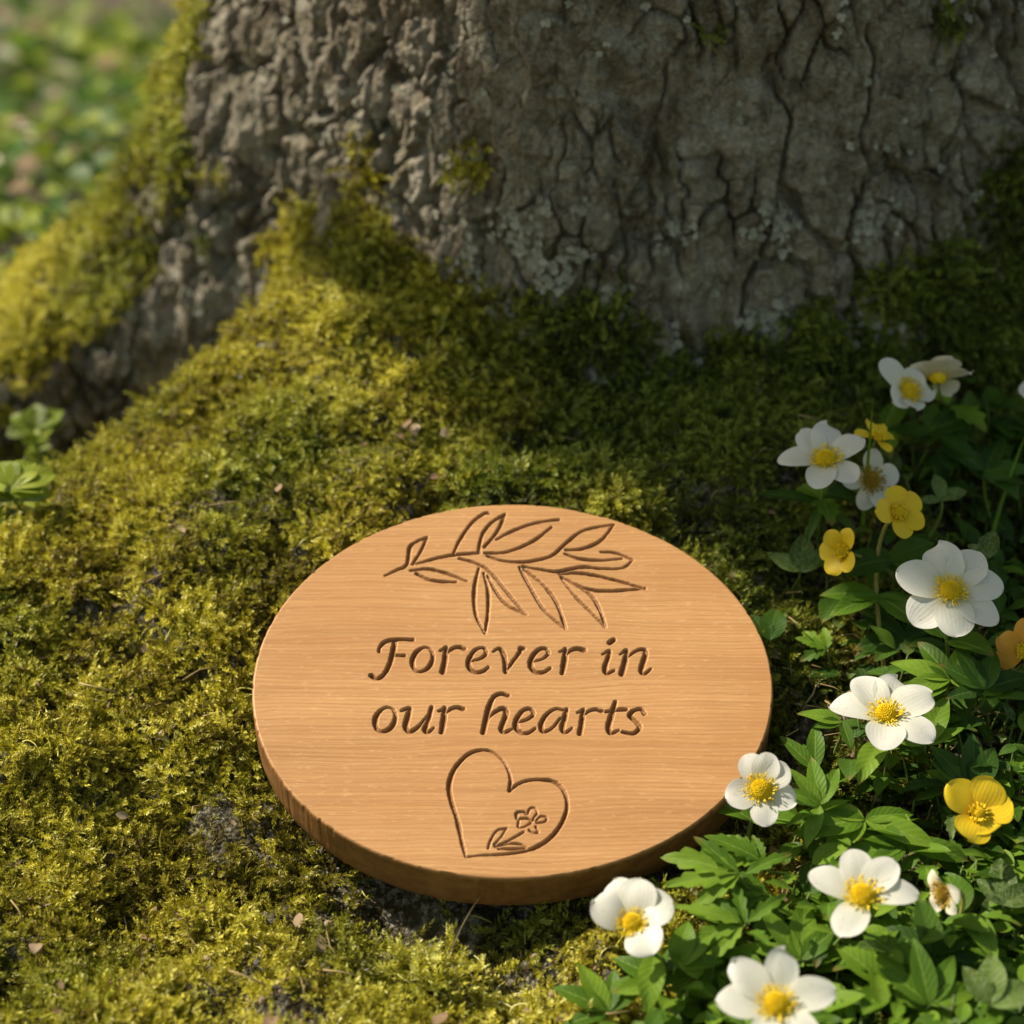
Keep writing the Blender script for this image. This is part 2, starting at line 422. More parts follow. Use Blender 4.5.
tree = empty('old_tree', (TC[0], TC[1], 0))
tag(tree, 'thick old tree trunk with cracked grey bark and mossy spreading roots', 'tree')
def build_trunk():
    V, F = surface_nets((-1.0, -.05, -.06), (.86, 1.08, .5), .0055)
    tmp = mesh_np('tmp', V, F)
    md = tmp.modifiers.new('s', 'SUBSURF'); md.levels = 2; md.render_levels = 2
    dg = bpy.context.evaluated_depsgraph_get(); me = bpy.data.meshes.new_from_object(tmp.evaluated_get(dg))
    n = len(me.vertices); V = np.empty(n * 3, np.float32); me.vertices.foreach_get('co', V); V = V.reshape(-1, 3).astype(float)
    N = np.empty(n * 3, np.float32); me.vertex_normals.foreach_get('vector', N); N = N.reshape(-1, 3).astype(float)
    bpy.data.objects.remove(tmp)
    # bark relief: plates parted by cracks, deeper upright furrows, scaly roughness
    W = V + .006 * np.stack([fbm(V / .03, 3, 21), fbm(V / .03, 3, 22), fbm(V / .03, 3, 23)], 1)
    F1, F2, ID, T1 = worley(W / np.array([.020, .020, .042]), 31, True)
    cr = 1 - sstep(.0, .11, F2 - F1)
    msk = sstep(-.55, .05, fbm(V / .055, 2, 41))
    G1, G2, GD = worley(W / np.array([.048, .048, .130]), 51)
    fur = 1 - sstep(.0, .085, G2 - G1)
    S1, S2, SD, T2 = worley((V + .003 * np.stack([fbm(V / .012, 2, 61), fbm(V / .012, 2, 62), fbm(V / .012, 2, 63)], 1)) / np.array([.0080, .0080, .0170]), 64, True)
    d = .0036 * fbm(V / np.array([.055, .055, .10]), 3, 71) + .0018 * fbm(V / .014, 3, 72) + .0008 * fbm(V / .0045, 3, 73)
    d = d - .0085 * cr * msk - .0100 * fur * sstep(-.6, .0, fbm(V / .09, 2, 74)) + (ID - .5) * .0026 * msk
    d += .0024 * T1 * msk + .0011 * T2 + .0030 * (1 - 2 * np.abs(vnoise(W / np.array([.016, .016, .06]), 77)))
    d += .0013 * (SD - .5) - .0012 * (1 - sstep(0, .2, S2 - S1))
    V2 = V + N * d[:, None]
    me.vertices.foreach_set('co', (V2 - np.array([TC[0], TC[1], 0])).astype(np.float32).ravel())
    me.materials.clear(); me.materials.append(M['bark'])
    me.polygons.foreach_set('use_smooth', np.ones(len(me.polygons), bool)); me.update()
    t = bpy.data.objects.new('trunk', me); COL.objects.link(t); t.parent = tree
    return V2, N
TV, TN = build_trunk()
mb = MB()                                                   # the trunk above the picture
nz_, ns_ = 40, 96; VV = []
for i in range(nz_):
    z = .47 + i * .065
    for k in range(ns_):
        a = 2 * math.pi * k / ns_
        r = (.325 + .062 * math.exp(-z / .10) + .012 * math.sin(3 * a + .8) + .007 * math.sin(7 * a + 2.1 + 2 * z) + .004 * math.sin(13 * a + 4 * z)) - .006 - .02 * i / nz_
        VV.append((r * math.cos(a), r * math.sin(a), z))
mb.add(VV, gridf(nz_, ns_, True)); mb.build('upper_trunk', M['bark'], tree)

def shade_bough():
    """a leafy bough above the picture: it keeps the sun off the right of the trunk's foot"""
    r = random.Random(404); kx, ky = -math.cos(SUN_A) / math.tan(SUN_E), math.sin(SUN_A) / math.tan(SUN_E)
    edge = [(.05, .282), (.088, .198), (.106, .130), (.142, .106), (.212, .066), (.276, .012), (.318, -.045), (.375, -.105), (.51, -.20), (.66, -.32)]  # wanted shadow outline; the added leaves are laid out to cast it
    tang = [(.05, .265), (.2, .20), (.45, .095), (.75, -.03)]
    ex_ = [e[0] for e in edge]; ey_ = [e[1] for e in edge]; tx_ = [e[0] for e in tang]; ty_ = [e[1] for e in tang]
    b = MB(); k = 0
    while k < 700:
        x = r.uniform(.03, .66); lo = float(np.interp(x, ex_, ey_)); hi = float(np.interp(x, tx_, ty_)) 
        L = r.uniform(.030, .058); y = lo + L * .42 + abs(r.gauss(0, .010)) + r.random() ** 1.0 * max(.004, hi - lo - L * .7)
        z = r.uniform(1.45, 1.95); p = Vector((x + kx * z, y + ky * z, z))
        a = r.uniform(0, 6.28); d = Vector((math.cos(a), math.sin(a), r.uniform(-.4, .2))).normalized()
        V, F, T, W = leaf_geo(p - d * L * .5, d, Ld + Vector((r.gauss(0, .3), r.gauss(0, .3), 0)), L, L * .34, r, droop=.4, nu=8, nv=5)
        b.add(V, F, t=T, w=W, rv=r.random()); k += 1
    b.build('shade_foliage', M['dleaf'], tree, off=(TC[0], TC[1], 0))
    b = MB(); c = [Vector((.13 - .20, .66, 1.35)), Vector((-.40, .74, 1.62)), Vector((-.85, .80, 1.70)), Vector((-1.35, .86, 1.75))]
    V, F = tube(bez(*c, 16), [.045 - .0022 * i for i in range(16)], 12); b.add(V, F)
    for i in range(8):
        p = Vector((-.55 - .065 * i, .76 + .008 * i, 1.655 + .008 * i)); q = p + Vector((r.uniform(-.08, .05), -r.uniform(.06, .20), r.uniform(-.12, .1)))
        V, F = tube([p, (p + q) / 2 + Vector((0, 0, .03)), q], [.008, .006, .003], 7); b.add(V, F)
    b.build('shade_branch', M['bark'], tree, off=(TC[0], TC[1], 0))
SUN_E, SUN_A = R_(44), R_(21)          # height above the horizon; degrees behind pure left
Ld = Vector((-math.cos(SUN_E) * math.cos(SUN_A), math.cos(SUN_E) * math.sin(SUN_A), math.sin(SUN_E)))

# ------------------------------------------------------------------ plaque frame (used by the moss too)
TILT = R_(24.); PC = Vector((0, .0055, .0725)); PA, PB, PT = .1278, .1122, .0262
PN = Vector((0, -math.sin(TILT), math.cos(TILT))); PU = Vector((0, math.cos(TILT), math.sin(TILT)))
PMAT = Matrix(((1, PU.x, PN.x), (0, PU.y, PN.y), (0, PU.z, PN.z)))
def pix_to_plaque(px, py):
    d = ray(px, py); t = (PC - CAM).dot(PN) / d.dot(PN); p = CAM + d * t - PC
    return p.x, p.dot(PU)


# ------------------------------------------------------------------ moss
def tuft(seed, nsh, spread, lng):
    r = random.Random(seed); V = []; F = []; tip = []; rv = []
    for s in range(nsh):
        a = r.uniform(0, 6.283); q = spread * math.sqrt(r.random())
        p = Vector((q * math.cos(a), q * math.sin(a), -.002)); a2 = a + r.gauss(0, .9)
        lean = r.uniform(.25, 1.15); L = lng * r.uniform(.65, 1.35)
        d = Vector((math.sin(lean) * math.cos(a2), math.sin(lean) * math.sin(a2), math.cos(lean)))
        curl = Vector((r.gauss(0, 1), r.gauss(0, 1), r.gauss(-.35, .6))) * .24
        nl = 17; shade = r.random()
        for k in range(nl):
            t = k / (nl - 1); d = (d + curl).normalized(); p = p + d * (L / nl)
            ref = d.orthogonal().normalized(); ang = k * 2.4 + s
            for side in range(2 if t > .25 else 1):
                o = Matrix.Rotation(ang + side * 3.14, 3, d) @ ref
                sp = .75 if t < .85 else .35
                ld = (d * .75 + o * sp).normalized(); wd = ld.cross(o).normalized()
                ll = .0026 * (1.15 - .55 * t) * r.uniform(.8, 1.25); ww = ll * .23
                b = len(V); nn = wd.cross(ld) * ll * .12
                V += [p[:], (p + ld * ll * .45 + wd * ww + nn)[:], (p + ld * ll + o * ll * .12)[:], (p + ld * ll * .45 - wd * ww + nn)[:]]
                F.append((b, b + 1, b + 2, b + 3)); rr = .5 * shade + .5 * r.random()
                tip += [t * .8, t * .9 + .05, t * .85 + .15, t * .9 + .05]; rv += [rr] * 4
    for s in range(1):                                   # wiry curled threads among the shoots
        a = r.uniform(0, 6.283); q = spread * 1.1 * math.sqrt(r.random()); p = Vector((q * math.cos(a), q * math.sin(a), .001))
        d = Vector((r.gauss(0, .5), r.gauss(0, .5), 1)).normalized(); curl = Vector((r.gauss(0, 1), r.gauss(0, 1), r.gauss(-.6, .5))) * .5
        L = lng * r.uniform(.7, 1.1); b = len(V)
        for k in range(9):
            o = d.cross(Vector((0, -.6, .8))).normalized() * .00022
            V += [(p - o)[:], (p + o)[:]]; tip += [.55 + .05 * k] * 2; rv += [.95] * 2
            if k: F.append((b + 2 * k - 2, b + 2 * k - 1, b + 2 * k + 1, b + 2 * k))
            d = (d + curl).normalized(); p = p + d * (L / 8)
    return mesh_np('moss_tuft', V, F, M['moss'], None, False, {'tip': tip, 'rv': rv}, link=False)
mcol = bpy.data.collections.new('moss_tufts')
NVAR = 12
for i in range(NVAR): mcol.objects.link(tuft(100 + i, 12, .0068, .0125))

def scatter(name, P, N, scale, tint, green, mat_col, lean=.55):
    n = len(P)
    g = rng.normal(size=(n, 3)) * .22
    D = N * (1 - lean) + np.array([0, 0, 1]) * lean + g; D /= np.linalg.norm(D, axis=1)[:, None]
    a = np.where(np.abs(D[:, :1]) < .8, np.array([[1., 0, 0]]), np.array([[0, 1., 0]]))
    u = np.cross(a, D); u /= np.linalg.norm(u, axis=1)[:, None]; w = np.cross(D, u)
    s = rng.uniform(0, 6.283, n); c_, s_ = np.cos(s)[:, None], np.sin(s)[:, None]
    X = u * c_ + w * s_; Y = np.cross(D, X)
    E = np.stack([np.arctan2(Y[:, 2], D[:, 2]), -np.arcsin(np.clip(X[:, 2], -1, 1)), np.arctan2(X[:, 1], X[:, 0])], 1)
    me = bpy.data.meshes.new(name); me.vertices.add(n); me.vertices.foreach_set('co', P.astype(np.float32).ravel())
    me.attributes.new('rot', 'FLOAT_VECTOR', 'POINT').data.foreach_set('vector', E.astype(np.float32).ravel())
    for k, v in (('scl', scale), ('tint', tint), ('green', green)):
        me.attributes.new(k, 'FLOAT', 'POINT').data.foreach_set('value', v.astype(np.float32))
    me.attributes.new('pick', 'INT', 'POINT').data.foreach_set('value', rng.integers(0, NVAR, n).astype(np.int32))
    me.update()
    o = bpy.data.objects.new(name, me); COL.objects.link(o)
    ng = bpy.data.node_groups.new(name, 'GeometryNodeTree')
    ng.interface.new_socket('Geometry', in_out='INPUT', socket_type='NodeSocketGeometry'); ng.interface.new_socket('Geometry', in_out='OUTPUT', socket_type='NodeSocketGeometry')
    nd = ng.nodes; gi = nd.new('NodeGroupInput'); go = nd.new('NodeGroupOutput')
    ci = nd.new('GeometryNodeCollectionInfo'); ci.inputs['Collection'].default_value = mat_col; ci.inputs['Separate Children'].default_value = True
    iop = nd.new('GeometryNodeInstanceOnPoints'); iop.inputs['Pick Instance'].default_value = True
    def na(nm, typ):
        q = nd.new('GeometryNodeInputNamedAttribute'); q.data_type = typ; q.inputs['Name'].default_value = nm; return q.outputs['Attribute']
    L = ng.links.new
    e2r = nd.new('FunctionNodeEulerToRotation'); L(na('rot', 'FLOAT_VECTOR'), e2r.inputs[0])
    m2p = nd.new('GeometryNodeMeshToPoints')
    L(gi.outputs[0], m2p.inputs[0]); L(m2p.outputs[0], iop.inputs['Points']); L(ci.outputs[0], iop.inputs['Instance'])
    L(na('pick', 'INT'), iop.inputs['Instance Index']); L(e2r.outputs[0], iop.inputs['Rotation']); L(na('scl', 'FLOAT'), iop.inputs['Scale'])
    L(iop.outputs[0], go.inputs[0])
    md = o.modifiers.new('moss', 'NODES'); md.node_group = ng
    return o

def moss_ground():
    n = 33000
    x = rng.uniform(-.47, .47, n); y = rng.uniform(-.26, .46, n)
    P2 = np.stack([x, y, np.zeros(n)], 1)
    inside = (x / .129) ** 2 + ((y - .012) / .103) ** 2
    keep = inside > rng.uniform(.80, .97, n)
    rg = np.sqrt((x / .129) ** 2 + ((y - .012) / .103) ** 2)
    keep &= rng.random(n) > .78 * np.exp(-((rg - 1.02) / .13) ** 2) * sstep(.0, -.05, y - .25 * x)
    for (bx, by, br) in [at(252, 840).xy[:] + (.010,), at(222, 800).xy[:] + (.009,), at(415, 948).xy[:] + (.020,), at(330, 905).xy[:] + (.010,), at(575, 960).xy[:] + (.018,), at(70, 960).xy[:] + (.008,), at(500, 985).xy[:] + (.011,), at(262, 918).xy[:] + (.010,)]:
        dd = np.hypot((x - bx) / 1.4, y - by) / (br * 1.3) + .45 * fbm(P2 / .012, 2, 83); keep &= rng.random(n) > .9 * sstep(1.15, .6, dd)
    bare = fbm(P2 / .05, 3, 81)
    front = sstep(-.06, -.11, y) * sstep(-.25, -.1, x)
    keep &= (bare + rng.normal(0, .12, n)) < .92 - .34 * front
    keep &= ~((x > np.interp(y, [-.2, -.14, -.09, 0, .1, .2], [.06, .085, .14, .168, .168, .2])) & (y < .22) & (rng.random(n) < .72))
    gully = sstep(.03, .10, y - np.interp(x, [-.6, -.4, -.284, -.2, -.12], [-.13, 0, .13, .25, .31])) * (x < -.11)
    keep &= rng.random(n) > gully * .72
    x, y = x[keep], y[keep]; n = len(x)
    e = .004
    z = HN(x, y); zx = HN(x + e, y); zy = HN(x, y + e)
    N = np.stack([-(zx - z) / e, -(zy - z) / e, np.ones(n)], 1); N /= np.linalg.norm(N, axis=1)[:, None]
    P = np.stack([x, y, z - .001], 1)
    return P, N
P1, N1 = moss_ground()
def moss_tree():
    V, N = TV, TN
    x, y, z = V.T
    vis = (z < .42) & (z > H0(x, y) - .004) & ((N * (np.array(CAM[:]) - V)).sum(1) > -.35) & (y < .85)
    nz = fbm(V / .045 + 5.7, 3, 191); nf = fbm(V / .016, 2, 92)
    front = (y < .50) & (x > -.16)
    zb = np.interp(x, [-.20, -.15, -.125, -.095, -.085, -.066, -.05, -.007, .022, .052, .08, .11, .14, .17, .2, .23, .26, .287, .4],
                   [.15, .165, .178, .195, .210, .182, .168, .160, .165, .165, .14, .112, .132, .152, .165, .168, .18, .225, .28])
    pr = sstep(.018, -.012, z - zb - .022 * nz - .012 * nf)
    pr = np.where(front, np.maximum(pr, .8 * sstep(1.1, 1.2, nz + .35 * nf) * (z > zb + .02)), 0)
    left = (x < -.10) & (y >= .42)
    pl = sstep(-.16, -.20, x) * sstep(.50, .95, N[:, 2] + .50 * nz + .25 * nf) * .85 * (.25 + .75 * sstep(.02, .06, z))
    edge = sstep(-.175, -.20, x) * sstep(-.50, -.80, N[:, 0]) * sstep(.05, .5, nz + .35 * nf) * .8
    pr = np.where(left, np.maximum(pl, edge), pr)
    butt = (x < -.10) & (y < .42)
    pr = np.where(butt, sstep(-.15, .35, N[:, 2] * .5 - .28 + .5 * nz + .35 * sstep(.02, -.02, z - zb)) * sstep(.03, -.01, z - zb - .03 * nz), pr)
    pr = pr * vis
    w = pr.copy(); cand = np.flatnonzero(rng.random(len(w)) < w * .075)
    return V[cand], N[cand]
P2, N2 = moss_tree()
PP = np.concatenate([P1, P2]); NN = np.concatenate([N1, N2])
big = fbm(PP / .11, 3, 101); sm = fbm(PP / .022, 3, 102)
tint = np.clip(.46 + .34 * big + .55 * sm + rng.normal(0, .20, len(PP)), 0, 1)
shad = sstep(-.16, .04, PP[:, 0] - .25 * (PP[:, 1] - .1) + .10 * big)   # shade put into the colour: darker, greener moss beside and below the trunk
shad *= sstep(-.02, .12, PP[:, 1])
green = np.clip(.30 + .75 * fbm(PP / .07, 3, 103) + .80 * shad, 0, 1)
bed = sstep(.135, .17, PP[:, 0]) * sstep(.10, .0, PP[:, 1]); tint = tint * (1 - .45 * bed); green = np.clip(green + .25 * bed, 0, 1)  # leaf shadow painted in: moss darkened and greened under the flowers
rr_ = np.hypot(PP[:, 0] / .129, (PP[:, 1] - .012) / .103)
scl = np.clip(.86 + .30 * sstep(1.12, 1.03, rr_) * (PP[:, 2] < .15) + .46 * fbm(PP / .026, 2, 104) + rng.normal(0, .20, len(PP)), .40, 1.6)
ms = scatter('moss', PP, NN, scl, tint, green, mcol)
tag(ms, 'yellow green moss carpet over the ground and foot of the trunk', 'moss', kind='stuff')
print('moss tufts', len(P1), len(P2), 'trunk verts', len(TV))

# ------------------------------------------------------------------ lichen on the bark
def lichen():
    x, y, z = TV.T
    n1 = fbm(TV / .03, 3, 111)
    c = sstep(.12, .05, np.hypot((x - .085) / 1.25, (z - .180) * 1.7)) + .5 * sstep(.07, .03, np.hypot((x - .19) / 1.2, (z - .18))) + .04
    c *= (y < .45) & (z > .09) & (z < .40) & ((TN * (np.array(CAM[:]) - TV)).sum(1) > 0)
    w = c * sstep(-.05, .35, n1)
    cand = np.flatnonzero(rng.random(len(w)) < w * .12)
    b = MB(); r = random.Random(5)
    for i in cand:
        p = Vector(TV[i]); nrm = Vector(TN[i]).normalized(); u = nrm.orthogonal().normalized(); v = nrm.cross(u)
        rr = r.random(); k = r.randint(5, 9); a0 = r.uniform(0, 6.28); S = r.uniform(.0014, .0031)
        for q in range(k):
            a = a0 + q * 6.283 / k + r.gauss(0, .2); d = u * math.cos(a) + v * math.sin(a); e = nrm.cross(d)
            l = S * r.uniform(.7, 1.3); wd = l * r.uniform(.28, .45); rows = []
            for t, ww, up in ((0, .25, .10), (.4, .7, .25), (.75, 1., .32), (1., .55, .22 + r.uniform(-.1, .3))):
                for s in (-1, 0, 1):
                    rows.append((p + d * (l * t) + e * (wd * ww * s) + nrm * (.0004 + l * (up + (.12 if s else 0) * t)))[:])
            b.add(rows, gridf(4, 3), rv=min(1, max(0, rr * .6 + r.random() * .4)))
    b.build('lichen', M['lichen'], tree, off=(TC[0], TC[1], 0))
lichen()

# ------------------------------------------------------------------ the plaque
def strokes():
    S = []
    def add(z, pts, w=5.):
        x0, y0, sc = z
        ws = w if hasattr(w, '__len__') else [w] * len(pts)
        P = [(x0 + a / sc, y0 + b / sc) for a, b in pts]
        # Catmull-Rom through the points
        out = []; n = len(P)
        if n == 2: P = [P[0], ((P[0][0] + P[1][0]) / 2, (P[0][1] + P[1][1]) / 2), P[1]]; ws = [ws[0], (ws[0] + ws[1]) / 2, ws[1]]; n = 3
        for i in range(n - 1):
            p0, p1, p2, p3 = P[max(i - 1, 0)], P[i], P[i + 1], P[min(i + 2, n - 1)]
            for k in range(8):
                t = k / 8
                q = [.5 * (2 * p1[c] + (p2[c] - p0[c]) * t + (2 * p0[c] - 5 * p1[c] + 4 * p2[c] - p3[c]) * t * t + (3 * p1[c] - p0[c] - 3 * p2[c] + p3[c]) * t ** 3) for c in (0, 1)]
                out.append((*q, ws[i] + (ws[i + 1] - ws[i]) * t))
        out.append((*P[-1], ws[-1])); S.append(out)
    T = (360, 620, 3.4133)
    t, k, f = 5.8, 4.6, 3.6
    add(T, [(66, 106), (68, 92), (88, 73), (125, 66), (180, 67)], [4.5, 4, 4.6, 5, 5]); add(T, [(119, 70), (112, 112), (100, 152), (82, 184), (58, 199), (38, 188)], [5, t, t, 5, 4.5, 6])
    add(T, [(106, 119), (152, 120)], [3.5, 4.5])
    def o(cx, cy):
        P = [(cx + 34 * math.cos(a) - 10 * math.sin(a) * -1 * .0 + 9 * -math.sin(a) * -1, cy + 41 * -math.sin(a)) for a in np.linspace(.6, .6 + 2 * math.pi, 15)]
        add(T, P, [4, 3.6, 3.6, 4.2, 5.2, 5.8, 5.6, 4.8, 4, 4, 4.8, 5.6, 5.6, 4.6, 4])
    def r(cx, cy): add(T, [(cx - 5, cy - 40), (cx - 8, cy - 2), (cx - 16, cy + 42)], [5, t, t]); add(T, [(cx - 10, cy - 12), (cx + 12, cy - 34), (cx + 36, cy - 42), (cx + 58, cy - 36)], [3, 4.4, 5, 5.6]); add(T, [(cx - 24, cy - 30), (cx - 5, cy - 40)], [3.4, 4])
    def e(cx, cy): add(T, [(cx - 32, cy + 6), (cx + 5, cy - 4), (cx + 26, cy - 22), (cx + 16, cy - 40), (cx - 10, cy - 34), (cx - 32, cy - 4), (cx - 33, cy + 24), (cx - 12, cy + 42), (cx + 12, cy + 40), (cx + 33, cy + 26)], [3.2, 3.8, 4.6, 4.4, 4.6, t, 6.2, 5.2, 4.4, 3.6])
    o(214, 134); r(298, 135); e(405, 136)
    add(T, [(455, 108), (474, 98), (488, 112), (495, 145), (497, 178)], [3.4, 4.5, t, t, 5]); add(T, [(497, 174), (522, 142), (546, 108), (548, 97), (560, 98)], [4, 4.2, 4.6, 5, 4])
    e(617, 137); r(706, 138)
    add(T, [(828, 116), (852, 103), (846, 130), (836, 160), (842, 180), (868, 170)], [3.2, 4.6, t, t, 5, 3.4]); add(T, [(853, 76), (866, 66)], [6.5, 5.5])
    add(T, [(888, 116), (910, 101), (905, 135), (893, 182)], [3, 5, t, t]); add(T, [(902, 136), (935, 108), (962, 98), (976, 108), (966, 145), (960, 172), (972, 182), (993, 166)], [3, 4, 5, t, t, 5.4, 4.6, 3.4])
    o(86, 338)
    add(T, [(142, 308), (170, 300), (163, 330), (155, 362), (170, 380), (200, 362), (230, 325)], [3.2, 5, t, t, 5, 4, 3.4]); add(T, [(244, 297), (234, 335), (222, 370), (232, 382), (252, 368)], [5, t, t, 4.6, 3.2])
    r(294, 340)
    add(T, [(505, 258), (482, 252), (458, 262), (442, 292), (430, 340), (420, 384)], [5.4, 4.6, 4.8, t, t, t]); add(T, [(430, 344), (458, 316), (488, 302), (500, 316), (490, 348), (482, 372), (494, 384), (520, 372)], [3, 4, 5, t, t, 5.2, 4.6, 3.2])
    e(566, 344)
    add(T, [(700, 308), (668, 303), (636, 324), (618, 358), (626, 381), (655, 370), (684, 335)], [4, 4.2, 5, t, 5.2, 4, 3.4]); add(T, [(706, 304), (696, 340), (690, 372), (702, 384), (724, 370)], [5, t, t, 4.6, 3.2])
    r(766, 346)
    add(T, [(872, 278), (860, 320), (848, 362), (856, 386), (884, 376)], [5, t, t, 5.2, 3.4]); add(T, [(838, 312), (872, 306), (908, 304)], [3.6, 4.6, 4.6])
    add(T, [(972, 320), (960, 304), (934, 308), (922, 326), (942, 346), (955, 366), (934, 387), (897, 382)], [4.6, 4.4, 4.6, t, t, 5, 4.4, 5])
    B = (350, 480, 3.2); w = 4.1
    for p in ([(112, 306), (150, 288), (182, 270), (192, 215), (215, 196), (247, 183)], [(247, 183), (228, 225), (200, 270)], [(213, 268), (280, 250), (345, 239), (415, 235)],
              [(195, 290), (250, 285), (310, 300), (375, 325)], [(212, 300), (262, 322), (340, 328)],
              [(330, 240), (350, 195), (390, 138), (432, 107), (446, 110)],
              [(411, 234), (422, 180), (450, 140), (496, 110)], [(496, 110), (472, 165), (430, 215)],
              [(468, 192), (520, 165), (590, 140), (668, 127)], [(432, 235), (500, 232), (580, 200), (645, 152)],
              [(440, 245), (490, 260), (560, 263), (620, 252), (655, 236), (700, 195), (750, 160), (845, 142)], [(845, 142), (800, 195), (740, 220), (690, 224)],
              [(688, 236), (735, 252), (800, 257), (870, 252)], [(803, 230), (850, 233), (905, 255)], [(905, 255), (872, 281), (810, 283), (740, 279), (662, 293), (600, 285), (552, 278)],
              [(670, 300), (740, 299), (830, 315), (945, 348)], [(675, 310), (760, 348), (830, 355), (945, 346)],
              [(678, 316), (725, 375), (795, 445), (818, 470)], [(690, 318), (765, 362), (795, 405), (818, 470)],
              [(542, 280), (580, 350), (622, 417), (690, 475)], [(556, 286), (618, 335), (660, 390), (690, 475)],
              [(350, 252), (405, 268), (450, 297), (510, 370), (565, 432)], [(440, 308), (470, 362), (505, 402), (565, 432)],
              [(412, 285), (398, 350), (402, 430), (432, 492)], [(428, 300), (442, 360), (441, 430), (432, 492)]):
        n = len(p); add(B, p, [w * (.72 + .38 * math.sin(math.pi * (i + .35) / (n - .2))) for i in range(n)])
    Hh = (430, 740, 6.4)
    add(Hh, [(508, 325), (515, 250), (490, 170), (440, 105), (380, 70), (310, 68), (240, 95), (170, 165), (132, 240), (122, 320), (142, 410), (176, 520), (203, 650), (230, 750)], [4.2, 3.6, 3.2, 3.4, 4, 4.4, 4.6, 5, 5, 4.8, 4.6, 4.4, 4, 3])
    add(Hh, [(508, 325), (570, 280), (650, 257), (775, 262), (845, 310), (875, 385), (870, 470), (820, 570), (740, 650), (630, 703), (480, 730), (330, 738), (230, 750)], [4.2, 3.8, 4.2, 4.4, 3.6, 4, 4.6, 4.6, 4.6, 4.2, 3, 2.8, 3])
    v = 3.0
    for p in ([(556, 502), (556, 466), (600, 460), (622, 474), (640, 440), (668, 434), (686, 465), (664, 500), (655, 522)], [(680, 518), (708, 490), (746, 496), (735, 522), (685, 530)],
              [(676, 556), (692, 588), (662, 594), (634, 576)], [(572, 506), (566, 556), (604, 556), (650, 524), (618, 502), (574, 506)], [(415, 680), (500, 645), (600, 588)],
              [(372, 692), (390, 640), (430, 580), (487, 568)], [(487, 568), (455, 620), (412, 668)], [(420, 682), (510, 662), (580, 668), (616, 690)], [(440, 694), (520, 697), (616, 690)]):
        add(Hh, p, v)
    return S

